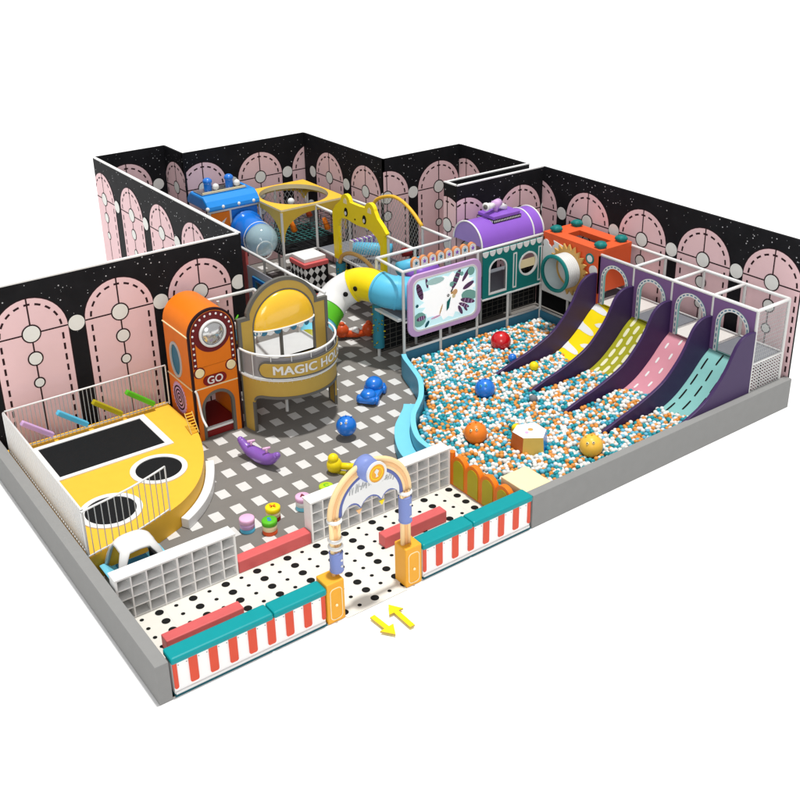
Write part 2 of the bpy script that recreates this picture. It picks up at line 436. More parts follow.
# ================================================================ entrance gate
G = thing('entrance_gate', 'arched entrance gate in peach and periwinkle on two amber pedestals', 'gate', (3.53, .14, 0))
for x0, nm in ((2.635, 0), (4.04, 1)):
    b = MB(); b.box(x0, x0+.30, .0, .30, .0, .70, AMBER)
    ped = b.build('pedestal', G, .018)
    b = MB(); c = x0+.15
    b.ring(rrect(c-.105, c+.105, .05, .60, .07), rrect(c-.093, c+.093, .062, .588, .06), XZ(0, -1), -.002, .006, CREAM); b.build('inlay', ped)
    b = MB(); b.sphere((c, -.008, .30), .022, CREAM, 12, 8); b.build('knob', ped)
gy = .15; cx = 3.53; R0 = .62; zs = 1.66
for sx in (-1, 1):
    b = MB(); xx = cx + sx*R0
    for dx in (-.055, 0, .055):
        b.tube([(xx+dx, gy, .70), (xx+dx, gy, zs)], .036, PEACH if dx == 0 else WARM, 12)
    b.build('column', G)
for rr, m, nm in ((R0+.075, WARM, 0), (R0+.022, PEACH, 1), (R0-.03, WARM, 2), (R0-.078, LAVD, 3)):
    b = MB(); b.tube([(cx + rr*cos(pi*k/28), gy, zs + rr*1.02*sin(pi*k/28)) for k in range(29)], .041, m, 12); b.build('arch_band', G)
for xx, z0, z1 in ((cx+R0, 1.12, 1.53), (cx-R0, .78, 1.08)):
    b = MB(); b.cyl((xx, gy), .10, z0, z1, LAV, 20)
    for z in (z0, z1): b.lathe([(.1, z-.015), (.108, z), (.1, z+.015)], (xx, gy, 0), LAV, 20)
    for z in (z0+.1, z1-.1): b.sphere((xx+.03, gy-.095, z), .02, WHITE, 8, 6)
    b.build('sleeve', G)
for xx, zz in ((cx-R0, (1.18, 1.3, 1.62)), (cx+R0, (1.62,))):
    for z in zz:
        b = MB(); b.lathe([(.09, z-.03), (.115, z-.005), (.115, z+.015), (.09, z+.035)], (xx, gy, 0), WHITE, 20); b.build('collar', G)
# scalloped white board
def scallop(d):
    pts = [(cx + (R0-.09-d)*cos(pi*k/28), zs + .06 + (R0-.1-d)*sin(pi*k/28)) for k in range(29)]
    lo = []
    xs = [cx-R0+.09+d, cx-.18, cx+.18, cx+R0-.09-d]; zc = [1.62+d, 1.66+d, 1.66+d, 1.62+d]
    for i in range(3):
        for k in range(9):
            t = k/8; lo.append((xs[i]+(xs[i+1]-xs[i])*t, zc[i]+(zc[i+1]-zc[i])*t + .13*sin(pi*t)**.7 if 0 < t < 1 else zc[i if t == 0 else i+1]))
    return pts + lo
b = MB(); b.prism(scallop(0), XZ(gy), -.02, .02, LAVD); bd = b.build('sign_board', G)
b = MB(); b.prism(scallop(.028), XZ(gy), -.028, -.0205, WHITE)
R = random.Random(4)
x = cx-.36
while x < cx+.40:      # loose sketchy lettering, unreadable strokes as in the picture
    a = (x-cx)*-.0 + 1.93 + .10*math.cos((x-cx)*2.4); h = R.uniform(.07, .13)
    for _ in range(2):
        p = (x+R.uniform(-.012, .012), gy-.031, a-h/2); q = (x+R.uniform(-.02, .05), gy-.031, a+h/2+R.uniform(-.02, .03))
        b.bar(p, q, .009, .007, NETM)
    if R.random() < .6: b.bar((x-.02, gy-.031, a+R.uniform(-.03, .03)), (x+.045, gy-.031, a+R.uniform(-.03, .03)), .006, .006, NETM)
    x += .047
b.build('lettering_board', bd)
for xx, m in ((cx-.2, PEACH), (cx+.2, YELB)):
    b = MB(); b.prism([(xx-.05, 1.64), (xx+.05, 1.64), (xx, 1.56)], XZ(gy), -.01, .01, m); b.build('pendant', G)
b = MB(); mc = (cx, 2.24)
b.lathe([(.001, -.14), (.17, -.14), (.18, .06), (.12, .10), (.001, .11)], (mc[0]-.06, gy, mc[1]+.05), LAV, 28, 'y')
med = b.build('medallion', G)
b = MB(); b.ring(circ(mc[0]+.02, mc[1], .17, 28, ry=.18), circ(mc[0]+.02, mc[1], .135, 28, ry=.145), XZ(gy-.14, -1), 0, .03, WHITE); b.build('rim', med)
b = MB(); b.prism(circ(mc[0]+.02, mc[1], .135, 28, ry=.145), XZ(gy-.14, -1), 0, .018, AMBER)
b.ring(circ(mc[0]+.02, mc[1], .105, 24), circ(mc[0]+.02, mc[1], .092, 24), XZ(gy-.158, -1), 0, .004, YELB)
b.prism([(mc[0]+.0, mc[1]-.06), (mc[0]+.045, mc[1]-.06), (mc[0]+.03, mc[1]-.02), (mc[0]+.06, mc[1]+.03), (mc[0]+.02, mc[1]+.07), (mc[0]-.02, mc[1]+.03), (mc[0]+.01, mc[1]-.02)], XZ(gy-.158, -1), 0, .006, WHITE)
b.build('emblem', med)
# ================================================================ entry arrows lying on the ground
def arrow(x0, y0, x1, y1, lab):
    d = Vector((x1-x0, y1-y0)); L = d.length; d.normalize(); n = Vector((-d.y, d.x)); P = []
    for a, c in ((0, .042), (L-.2, .042), (L-.2, .125), (L, 0), (L-.2, -.125), (L-.2, -.042), (0, -.042)):
        P.append((x0 + d.x*a + n.x*c, y0 + d.y*a + n.y*c))
    b = MB(); b.prism(P, XY, .03, .06, YELB, OCHRE); one(b, 'arrow', lab, 'arrow', 'yellow entry arrows')
arrow(3.22, -.27, 3.26, -.80, 'flat yellow arrow on the white ground pointing out of the gate')
arrow(3.56, -.80, 3.56, -.20, 'flat yellow arrow on the white ground pointing into the gate')
# ================================================================ trampoline platform
PZ = .45
edge = [(.24, 3.06), (.47, 3.12), (1.11, 3.26), (1.8, 3.52), (2.15, 3.70), (2.5, 3.99), (2.8, 4.37), (3.1, 4.93), (3.3, 5.5), (3.38, 5.85)]
es = [(p.x, p.y) for p in spline([(a, b, 0) for a, b in edge], 6)]
T = thing('trampoline_platform', 'yellow curved trampoline platform with black jumping mats in the left corner', 'trampoline', (1.8, 5.2, 0))
b = MB(); b.prism(es + [(3.38, 7.2), (.24, 7.2)], XY, .01, PZ, YEL); b.build('deck', T)
def bed(outer, inner):
    b = MB(); b.ring(outer, inner, XY, PZ+.001, PZ+.022, WHITE); p = b.build('pad', T)
    b = MB(); b.sheet(inner, XY, PZ+.008, NAVY); b.build('jumping_mat', p)
bed([(.60, 5.54), (2.80, 5.54), (2.80, 6.93), (.60, 6.93)], [(.70, 5.64), (2.67, 5.64), (2.67, 6.82), (.70, 6.82)])
bed(circ(2.20, 4.86, .50, 48), circ(2.20, 4.86, .405, 48)); bed(circ(1.02, 4.12, .52, 48), circ(1.02, 4.12, .42, 48))
def railing(pts, label, z0=.46, h=.84, step=.10, w=.008):
    P = [Vector((p[0], p[1], 0)) for p in pts]; Lr = sum((P[i+1]-P[i]).length for i in range(len(P)-1))
    t = thing('railing', label, 'railing', (P[0].x, P[0].y, z0), 'white safety railings of the trampoline platform')
    up = lambda p, z: (p.x, p.y, z)
    b = MB(); b.tube([up(p, z0+h) for p in P], .017, WHITE, 8); b.build('top_rail', t)
    b = MB(); b.tube([up(p, z0+.035) for p in P], .014, WHITE, 8); b.build('bottom_rail', t)
    n = int(Lr/step)
    for k in range(n+1):
        s = Lr*k/n; i = 0
        while i < len(P)-2 and s > (P[i+1]-P[i]).length: s -= (P[i+1]-P[i]).length; i += 1
        q = P[i] + (P[i+1]-P[i]).normalized()*s
        b = MB(); b.tube([up(q, z0), up(q, z0+h)], w*(1.8 if k in (0, n) else 1), WHITE if (k in (0, n) or w > .01) else NETM, 6, False); b.build('baluster', t)
    return t
railing([(.27, 7.02), (.27, 3.12)], 'long white railing along the left edge of the trampoline platform', step=.085, w=.013)
railing([p for p in es if p[0] < 1.84], 'slightly curved white railing on the front edge of the trampoline platform', step=.115)
rb = railing([(.30, 7.05), (3.4, 7.05)], 'white railing at the back of the trampoline platform carrying four coloured rollers', step=.075)
for i, (x, m, nm) in enumerate(((.54, PLILAC, 'lilac'), (1.2, SKY, 'blue'), (1.88, OLIVE, 'mustard yellow'), (2.54, GREEN, 'green'))):
    b = MB(); b.bar((x, 7.0, 1.01), (x+.52, 7.0, .58), .10, .10, m)
    one(b, 'foam_roller', nm + ' foam bar slanting across the back railing', 'foam bar', 'coloured slanting foam bars on the railing', .02)
# curved white step
inner = [p for p in es if p[0] > 1.95 and p[1] < 5.1]; ou = offset2(inner, -.17); inn = offset2(inner, -.012)
b = MB(); b.prism(inn + ou[::-1], XY, .01, .20, WHITE); one(b, 'curved_step', 'curved white foam step against the yellow platform', 'step', None, .012)
# small slatted ladder
L = thing('ladder', 'small yellow slatted ladder at the platform edge by the orange tower', 'ladder', (3.3, 5.75, PZ))
for sx in (-.075, .075):
    b = MB(); b.bar((3.34+sx, 6.02, .72), (3.27+sx, 5.62, PZ+.012), .014, .02, OCHRE); b.build('stringer', L)
for k in range(7):
    t = k/7; b = MB(); b.box(3.34-.07*t-.07, 3.34-.07*t+.07, 5.99-.38*t-.014, 5.99-.38*t+.014, .695-.245*t, .71-.245*t, YEL); b.build('rung', L)
# ================================================================ orange GO tower
x0, x1, y0, y1 = 3.50, 4.46, 6.05, 7.15; xc = (x0+x1)/2; hw = (x1-x0)/2; zs = 2.2
T = thing('orange_tower', 'orange arched play tower with GO sign, chrome porthole and dotted maroon arch', 'play tower', (xc, 6.6, 0))
b = MB(); ou = arch(xc, hw, .0, zs, 28); 
dx = .35; dz = .66
ino = arch(xc, dx, .0, dz, 28)
b.ring(ou, ino, XZ(y0), -.03, .02, ORANGE, MAROON); 
fp = b.build('front_panel', T)
b = MB(); b.ring(arch(xc, dx+.0, .001, dz, 28), arch(xc, dx-.06, .001, dz, 28), XZ(y0), -.036, .03, GREYT); b.build('door_frame', fp)
b = MB(); b.ring(arch(xc, hw+.012, 0.001, zs, 28), arch(xc, hw-.03, 0.001, zs, 28), XZ(y0), -.037, .018, MAROON); b.build('edge_trim', fp)
b = MB(); b.ring(arch(xc, hw-.045, 1.55, zs, 28), arch(xc, hw-.12, 1.55, zs, 28), XZ(y0), -.036, -.0305, MARB)
b.ring(circ(xc, 2.2, .385, 40), circ(xc, 2.2, .24, 40), XZ(y0), -.037, -.0305, MARB); b.build('maroon_band', fp)
for k in range(21):
    s = k/20; L1 = .55; LA = pi*(hw-.082); tot = 2*L1 + LA; d = s*tot
    if d < L1: p = (xc-hw+.082, 1.62+d)
    elif d < L1+LA: a = pi-(d-L1)/(hw-.082); p = (xc+(hw-.082)*cos(a), zs-.02+(hw-.082)*sin(a))
    else: p = (xc+hw-.082, 1.62+L1-(d-L1-LA))
    b = MB(); b.sphere((p[0], y0-.038, p[1]), .023, WHITE, 8, 6, (1, .6, 1)); b.build('bulb', fp)
b = MB(); b.lathe([(.25, 0), (.275, -.02), (.275, -.06), (.235, -.075), (.225, -.05)], (xc+.0, y0-.03, 2.2), WHITE, 36, 'y'); pr = b.build('porthole_rim', fp)
b = MB(); b.lathe([(.225, -.04), (.19, -.08), (.12, -.115), (.05, -.13), (.001, -.133)], (xc, y0-.03, 2.2), CHROME, 36, 'y'); b.build('chrome_dome', pr)
for x in (xc-.33, xc+.33):
    b = MB(); b.prism(circ(x, 1.45, .115, 24), XZ(y0, -1), .03, .04, MARB); b.prism(circ(x, 1.45, .092, 24), XZ(y0, -1), .04, .055, CREAM); b.build('lamp_disc', fp)
b = MB(); o = rrect(xc-.27, xc+.21, 1.15, 1.35, .095, 6); b.prism(o, XZ(y0, -1), .03, .055, BORDO); sg = b.build('go_sign', fp)
b = MB(); put_text(b, 'GO', .22, lambda a, c, t: (xc-.03+a, y0-.0575, 1.245+c), WHITE, .004); b.build('lettering', sg)
b = MB(); b.box(x0, x1, y0-.034, y0-.0305, 1.10, 1.125, CREAM); b.build('stripe', fp)
b = MB(); b.lathe([(hw, 0), (hw, y1-y0-.02)], (xc, y0+.02, zs), ORANGE, 28, 'y', 0, pi); b.build('vault_roof', T)
b = MB(); b.prism(arch(xc, hw-.01, 1.2, zs, 28), XZ(y1-.03), 0, .02, ORANGE); b.build('back_panel', T)
for xx, s in ((x0, -1), (x1, 1)):
    b = MB(); 
    if s < 0:
        b.ring(rect_pts(y0+.02, y1, 0.0, zs), circ4(6.95-.25, 1.53, .23, .35), YZ(xx), 0, .02, ORANGE)
    else: b.box(xx-.02, xx, y0+.02, y1, 0, zs, ORANGE)
    sp = b.build('side_panel', T)
    if s < 0:
        b = MB(); b.ring(circ(6.70, 1.53, .255, 32, ry=.375), circ(6.70, 1.53, .205, 32, ry=.32), YZ(xx, -1), -.005, .02, NETM); b.build('porthole_frame', sp)
        b = MB(); b.sheet(circ(6.70, 1.53, .23, 32, ry=.35), YZ(xx, -1), -.012, PADB); b.build('pane', sp)
        b = MB(); gear = [(6.72 + (.31 if k % 2 else .275)*cos(2*pi*k/48), .80-.1 + (.34 if k % 2 else .30)*sin(2*pi*k/48)) for k in range(48)]
        b.prism(gear, YZ(xx, -1), .001, .008, PLILAC)
        for r in (.24, .17, .10): b.ring(circ(6.72, .70, r, 32, ry=r*1.08), circ(6.72, .70, r-.032, 32, ry=(r-.032)*1.08), YZ(xx, -1), .008, .011, MAROON)
        b.prism(circ(6.72, .70, .035, 16), YZ(xx, -1), .008, .012, MAROON); b.build('swirl_disc', sp)
        for zz in (zs, 1.11): b = MB(); b.bar((xx-.012, y0+.0, zz), (xx-.012, y1, zz), .02, .02, CREAM); b.build('trim_strip', sp)
b = MB(); b.box(x0+.03, x1-.03, y0+.03, y1-.04, 1.16, 1.20, SLATE); b.build('upper_deck', T)
b = MB(); b.box(x0+.06, x1-.06, y0+.02, y1-.03, .02, .20, BORDO); st = b.build('entry_step', T)
b = MB(); b.box(x0+.13, x1-.13, y0-.0, y0+.07, .17, .215, WHITE); b.build('step_edge', st)
b = MB(); b.tube(spline([(x0+.02, y0-.05, 1.12), (x0+.05, y0-.07, 1.0), (x0+.06, y0-.16, .6), (x0+.05, y0-.36, .47)], 6), .022, WHITE, 8); b.build('grab_pole', T)
# ================================================================ MAGIC HOUSE
x0, x1, yf = 4.53, 6.53, 6.05; xc = 5.53
M = thing('magic_house', 'mustard yellow MAGIC HOUSE with round balcony and shiny domed canopy', 'playhouse', (xc, 6.2, 0))
cA = (xc-.02, 2.10); Ra = .83
def fac(d):
    a0 = math.asin((2.30-cA[1]-.0)/Ra)
    arc = circ(cA[0], cA[1], Ra-d, 30, a0+.10, pi-a0-.10)
    return [(x0+d, 1.0), (x1-d, 1.0), (x1-d, 2.30-d), (arc[0][0]+.0, 2.30-d)] + arc + [(arc[-1][0], 2.30-d), (x0+d, 2.30-d)]
ox = .70; oc = (xc, 2.0)
opening = [(xc-ox, 1.24), (xc+ox, 1.24), (xc+ox, 1.5), (xc+ox, 2.0)] + circ(oc[0], oc[1], ox, 30, .02, pi-.02) + [(xc-ox, 2.0), (xc-ox, 1.5)]
b = MB(); b.ring(fac(0), opening, XZ(yf), -.03, .03, OCHRE, GREYT); fa = b.build('facade', M)
b = MB(); b.ring(fac(-.008), fac(.062), XZ(yf), -.042, .035, GREYT); b.build('edge_trim', fa)
b = MB(); op2 = [(xc + (a-xc)*.955, z if z < 1.3 else (z - (.0 if z <= 2.0 else (z-2.0)*.04))) for a, z in opening]
b.ring(opening, op2, XZ(yf), -.034, .034, GREYT); b.build('opening_trim', fa)
for x in (xc-.06,): 
    b = MB(); b.box(x-.03, x+.03, yf+.0, yf+.04, 1.24, 2.05, GREYT); b.build('mullion', fa)
# domed canopy: quarter ellipsoid bulging forward
b = MB(); vs = []; N1, N2 = 28, 12
for i in range(N2+1):
    ph = (pi/2)*i/N2
    for k in range(N1+1):
        th = pi*k/N1; vs.append((xc + .67*cos(th)*cos(ph*0) if i == 0 else xc + .67*cos(th)*cos(ph), yf-.02 - .22*sin(th)*cos(ph) , 1.99 + .68*sin(ph)))
# front half-dome: section shrinks upward
b.add(vs, [(i*(N1+1)+k, i*(N1+1)+k+1, (i+1)*(N1+1)+k+1, (i+1)*(N1+1)+k) for i in range(N2) for k in range(N1)], mat('dome_yellow', (.86, .50, .02), .22, coat=.6, var=.03), True)
dm = b.build('dome_canopy', M)
b = MB(); b.tube([(xc + .675*cos(pi*k/28), yf-.025-.225*sin(pi*k/28), 1.985) for k in range(29)], .016, WHITE, 8); b.build('canopy_rim', dm)
b = MB()
for k in range(12):
    th = pi*(k+.5)/12; c = Vector((xc+.675*cos(th), yf-.03-.225*sin(th), 1.97)); tn = Vector((-.675*sin(th), -.225*cos(th), 0)).normalized()
    m = WHITE if k % 2 == 0 else PADB
    pts = circ(0, 0, .062, 12, pi, 2*pi)
    b.add([tuple(c + tn*a*1.2 + Vector((0, 0, z*1.3))) for a, z in pts], [list(range(12))], m)
b.build('valance', dm)
# deck
semi = circ(xc, yf, 1.0, 36, pi, 2*pi)
b = MB(); b.prism(semi + [(x1, 7.05), (x0, 7.05)], XY, 1.14, 1.20, mat('deck_pale', (.55, .56, .56), .5)); b.build('deck', M)
def cyl(a, z, t=0, R=1.0): return (xc + (R+t)*cos(a), yf + (R+t)*sin(a), z)
def strip(b, prof_fn, n, a0, a1, R, m, t0=0, t1=.03):
    """prof_fn(s)->(zlo,zhi)"""
    vs = []
    for t in (t0, t1):
        for k in range(n+1):
            a = a0+(a1-a0)*k/n; lo, hi = prof_fn(a); vs += [cyl(a, lo, t, R), cyl(a, hi, t, R)]
    o = 2*(n+1); fs = []
    for k in range(n):
        i = 2*k; fs += [(i, i+2, i+3, i+1), (o+i, o+i+1, o+i+3, o+i+2), (i, o+i, o+i+2, i+2), (i+1, i+3, o+i+3, o+i+1)]
    fs += [(0, 1, o+1, o), (2*n, o+2*n, o+2*n+1, 2*n+1)]
    b.add(vs, fs, m, False)
A = math.radians
def skirt(d):
    def f(a):
        q = min(a-pi, 2*pi-a)
        w = A(20) + d
        if q < w: return (.0, 1.17)
        t = min(1, (q-w)/A(14)); return (.80 + d*.0 - .17*(1-math.sqrt(max(0, 1-(1-t)**2))) - d*.9, 1.17)
    return f
b = MB(); strip(b, skirt(0), 90, pi, 2*pi, 1.0, OCHRE, -.03, .0); sk = b.build('arched_skirt', M)
# grey lining of the cut-out, following the skirt's edge
b = MB()
for sgn in (0, 1):
    for aa in ((pi+A(18.2), pi+A(20.6)) if not sgn else (2*pi-A(20.6), 2*pi-A(18.2)),):
        strip(b, lambda a: (0, .66), 2, aa[0], aa[1], 1.0, GREYT, -.045, .012)
    for aa in ((pi-.0, pi+A(2.5)) if not sgn else (2*pi-A(2.5), 2*pi),): strip(b, lambda a: (0, 1.17), 2, aa[0], aa[1], 1.0, GREYT, -.045, .012)
f0 = skirt(0)
strip(b, lambda a: (f0(a)[0]-.002, f0(a)[0]+.055), 80, pi+A(20.8), 2*pi-A(20.8), 1.0, GREYT, -.045, .012)
b.build('skirt_trim', sk)
b = MB(); b.tube([cyl(pi+pi*k/36, 1.20, .01) for k in range(37)], .022, WHITE, 8); b.build('deck_rim', M)
b = MB(); b.tube([cyl(pi+pi*k/36, 1.72, .01) for k in range(37)], .022, WHITE, 8); tr = b.build('balcony_rail', M)
for k in range(9):
    a = pi + pi*k/8; b = MB(); b.tube([cyl(a, 1.2, .01), cyl(a, 1.72, .01)], .011, WHITE, 6, False); b.build('balcony_post', tr)
b = MB(); strip(b, lambda a: (1.22, 1.66), 40, pi+A(2), 2*pi-A(2), .97, mat('balcony_panel', (.30, .29, .30), .5), -.006, 0); b.build('balcony_panel', M)
def pill(a0, a1, z0, z1, r):
    def f(a):
        d = min(a-a0, a1-a); zc = (z0+z1)/2; h = (z1-z0)/2
        if d < h: return (zc - math.sqrt(max(0, h*h-(h-d)**2)), zc + math.sqrt(max(0, h*h-(h-d)**2)))
        return (z0, z1)
    return f
b = MB(); strip(b, pill(pi+A(30), 2*pi-A(6), 1.25, 1.60, .2), 80, pi+A(30), 2*pi-A(6), 1.02, GREYT, 0, .02); sgn = b.build('name_sign', M)
b = MB(); strip(b, pill(pi+A(32), 2*pi-A(8), 1.285, 1.565, .2), 80, pi+A(32), 2*pi-A(8), 1.041, OCHRE, 0, .008); b.build('sign_face', sgn)
b = MB(); am = pi + A(98)
for q, (da, dc) in enumerate(((-.007, -.005), (.007, -.005), (.007, .005), (-.007, .005), (0, 0))):
    put_text(b, 'MAGIC HOUSE', .25, lambda a, c, t: cyl(am + (a+da)*1.08, 1.425 + c + dc, .0, 1.058 + .0006*q), WHITE, 0)
b.build('lettering', sgn)
b = MB(); b.cyl((xc-.03, yf+.03), .035, 0.01, 1.14, PIPE, 12); b.build('post', M)
for x in (x0+.1, x1-.1):
    b = MB(); b.cyl((x, 7.02), .03, 0.01, 2.35, PIPE, 12); b.build('post', M)
# ================================================================ slide frame (right)
F = thing('slide_deck_tower', 'white pipe frame with violet panels and four arched doorways above the slides', 'play frame', (12.95, 2.2, 0))
XF, XB = 12.45, 13.42; YS = (.17, 1.19, 2.21, 3.24, 4.27)
def post(p, x, y, z1=H, z0=.01, r=.033, m=PIPE):
    b = MB(); b.cyl((x, y), r, z0, z1, m, 12); return b.build('post', p)
def beam(p, a, c, r=.033, m=None):
    b = MB(); b.tube([a, c], r, m or WHITE, 12); return b.build('beam', p)
for y in YS:
    for x in (XF, XB): post(F, x, y)
    beam(F, (XF, y, H), (XB, y, H)); beam(F, (XF+.035, y, D), (XB, y, D), .025)
beam(F, (XF, YS[0], H), (XF, YS[-1], H)); beam(F, (XB, YS[0], H), (XB, 6.05, H)); beam(F, (XB, YS[0], D), (XB, 6.05, D), .025)
b = MB(); ys = []
yc = [(YS[i]+YS[i+1])/2 for i in range(4)]
for i in range(4):
    y0, y1 = YS[i]+.012, YS[i+1]-.012
    b = MB(); o = rect_pts(y0, y1, D+.01, H-.03, 32)
    c = yc[i]; inn = []
    for k, (a, z) in enumerate(o):      # doorway outline sampled to match the panel outline
        pass
    dw, zt = .33, 1.84
    poly = [(y0, D+.01), (c-dw, D+.01), (c-dw, zt)] + circ(c, zt, dw, 20, pi, 0) + [(c+dw, D+.01), (y1, D+.01), (y1, H-.03), (y0, H-.03)]
    b.prism(poly, YZ(XF), -.02, .02, VIOLET); pn = b.build('facade_panel', F)
    b = MB(); b.ring(arch(c, dw+.055, D+.01, zt, 26), arch(c, dw-.02, D+.01, zt, 26), YZ(XF), -.034, .024, WHITE, STEAL)
    n = 17
    for s in (-1, 1):
        for k in range(5): z = 1.28+.125*k; b.sheet(rrect(c+s*(dw+.018)-.012, c+s*(dw+.018)+.012, z, z+.075, .008, 3), YZ(XF), -.036, PADB)
    for k in range(11):
        a0, a1 = pi*(k+.2)/11, pi*(k+.8)/11; r = dw+.018
        b.sheet(circ(c, zt, r+.012, 4, a0, a1)+circ(c, zt, r-.012, 4, a1, a0), YZ(XF), -.036, PADB)
    b.build('arch_trim', pn)
    b = MB(); b.box(XF+.03, XB-.03, y0+.02, y1-.02, D-.03, D+.01, SLATE if i in (0, 2) else mat('deck_light', (.62, .60, .57), .5)); b.build('deck', F)
# side net at the near end: fine upper mesh, coarse lower mesh
def net_plane(p, fn, a0, a1, z0, z1, da, dz, m, w=.007, name='net', diag=False, top=None):
    b = MB(); o = Vector(fn(0, 0)); 
    def seg(p0, p1):
        d = Vector((p1[0]-p0[0], p1[1]-p0[1])); 
        if d.length < 1e-4: return
        d.normalize(); n = Vector((-d.y, d.x))*w/2
        b.add([fn(p0[0]+n.x, p0[1]+n.y), fn(p1[0]+n.x, p1[1]+n.y), fn(p1[0]-n.x, p1[1]-n.y), fn(p0[0]-n.x, p0[1]-n.y)], [(0, 1, 2, 3)], m)
    T = top or (lambda a: z1)
    if not diag:
        a = a0
        while a <= a1+1e-6: seg((a, z0), (a, T(a))); a += da
        z = z0
        while z <= z1+1e-6: seg((a0, z), (a1, z)); z += dz
    else:
        for sg in (1, -1):
            k = -int((z1-z0)/dz)-2
            while k*da < (a1-a0)+(z1-z0)*da/dz+da:
                # line a = a0 + k*da + sg*(z-z0)*da/dz ; sample & keep inside
                pr = None; st = 24
                for i in range(st+1):
                    z = z0+(z1-z0)*i/st; a = a0 + k*da + sg*(z-z0)*da/dz if sg > 0 else a0 + k*da - (z-z0)*da/dz
                    ins = a0 <= a <= a1 and z <= T(a)
                    if ins and pr: seg(pr, (a, z))
                    pr = (a, z) if ins else None
                k += 1
    return b.build(name, p)
net_plane(F, lambda a, z: (a, .165, z), XF+.04, XB-.03, D+.03, H-.03, .042, .085, NETM, .011)
net_plane(F, lambda a, z: (a, .165, z), XF+.04, XB-.03, .05, D-.03, .075, .065, WHITE, .024)
# ================================================================ slides
prof = [(12.45, 1.235), (12.2, 1.05), (11.88, .74), (11.5, .46), (11.1, .30), (10.6, .22), (10.0, .17), (9.6, .14)]
SP = [(p.x, p.y) for p in spline([(a, c, 0) for a, c in prof], 8)]
SLn = [0]
for i in range(1, len(SP)): SLn.append(SLn[-1] + math.dist(SP[i], SP[i-1]))
def slp(u, v, off, y0, y1):     # u metres down the slide, v 0..1 across
    u = max(0, min(u, SLn[-1]-1e-4)); i = 0
    while SLn[i+1] < u: i += 1
    t = (u-SLn[i])/(SLn[i+1]-SLn[i]); x = SP[i][0]+(SP[i+1][0]-SP[i][0])*t; z = SP[i][1]+(SP[i+1][1]-SP[i][1])*t
    return (x, y0+(y1-y0)*v, z+off)
top_o = [(p.x, p.y) for p in spline([(a, c, 0) for a, c in [(12.43, 1.93), (12.24, 1.945), (12.05, 1.90), (11.90, 1.78), (11.80, 1.62), (11.66, 1.38), (11.45, 1.13), (11.1, .84), (10.5, .60), (9.97, .46), (9.53, .33)]], 5)]
outline = top_o + [(9.50, .26), (9.52, 0.02), (12.43, 0.02)]
def slide(i, label, m, deco):
    y0, y1 = YS[3-i]+.035, YS[4-i]-.035
    t = thing('slide', label, 'slide', (11.2, (y0+y1)/2, 0), 'slides into the ball pit')
    b = MB(); n = len(SP)
    v = [(x, y, z) for y in (y0, y1) for x, z in SP] + [(x, y, z-.05) for y in (y0, y1) for x, z in SP]
    fs = [(k, k+1, n+k+1, n+k) for k in range(n-1)] + [(2*n+k, 3*n+k, 3*n+k+1, 2*n+k+1) for k in range(n-1)]
    b.add(v, fs, m, True)
    deco(b, y0, y1); b.build('chute', t)
    for y in ([YS[4-i]] + ([YS[0]] if i == 3 else [])):
        b = MB(); b.prism(outline, XZ(y), -.034, .034, PURP); b.build('side_panel', t, .012)
def patch(b, uv, y0, y1, m, off=.006): b.add([slp(u, v, off, y0, y1) for u, v in uv], [list(range(len(uv)))], m)
def strip_uv(b, u0, u1, v0, v1, y0, y1, m, taper=.25):
    n = 6; up = []; lo = []
    for k in range(n+1):
        s = k/n; w = (v1-v0)/2*(1-(abs(2*s-1))**4*taper*2); c = (v0+v1)/2; up.append((u0+(u1-u0)*s, c+w)); lo.append((u0+(u1-u0)*s, c-w))
    pts = up+lo[::-1]; b.add([slp(u, v, .006, y0, y1) for u, v in pts], [(k, k+1, 2*n-k, 2*n+1-k) for k in range(n)], m)
def d_yellow(b, y0, y1):
    for k, (u, side) in enumerate([(.12, 1), (.42, 0), (.66, 1), (.98, 0), (1.22, 1), (1.54, 0), (1.8, 1), (2.2, 0)]):
        L = .50 if not side else .42; L = .66 if side == 0 else .50; w = .085; n = 8; A_ = []; B_ = []
        for j in range(n+1):
            s = j/n; v = L*s; ww = w*(math.cos(s*pi/2)**.35 if s < 1 else .0)*(1 if s > .12 else 1.25)
            vv = v if not side else 1-v; sk = .10*s
            A_.append((u+sk-ww, vv)); B_.append((u+sk+ww, vv))
        b.add([slp(p[0], p[1], .006, y0, y1) for p in A_+B_], [(j, j+1, n+2+j, n+1+j) for j in range(n)], WHITE)
def d_lime(b, y0, y1):
    for c in range(5):
        for k in range(11):
            u = .03 + .27*k + (.135 if c % 2 else 0); strip_uv(b, u, u+.22, .05+.19*c, .05+.19*c+.085, y0, y1, PALE)
def d_pink(b, y0, y1):
    for c in range(4):
        for k in range(8):
            u = .08 + .36*k + (.18 if c % 2 else 0); strip_uv(b, u, u+.14, .10+.235*c, .15+.235*c, y0, y1, WHITE)
def d_aqua(b, y0, y1):
    for c in range(4):
        for k in range(8):
            u = .05 + .38*k + (.19 if c % 2 else 0); strip_uv(b, u, u+.26, .10+.25*c, .14+.25*c, y0, y1, INK, .1)
slide(0, 'yellow slide with white tongue shapes, nearest the red cube', YELB, d_yellow)
slide(1, 'lime green slide patterned with pale dashes', LIME, d_lime)
slide(2, 'pink slide with sparse white dashes', SPINK, d_pink)
slide(3, 'aqua slide with thin black dashes beside the grey low wall', STEAL, d_aqua)
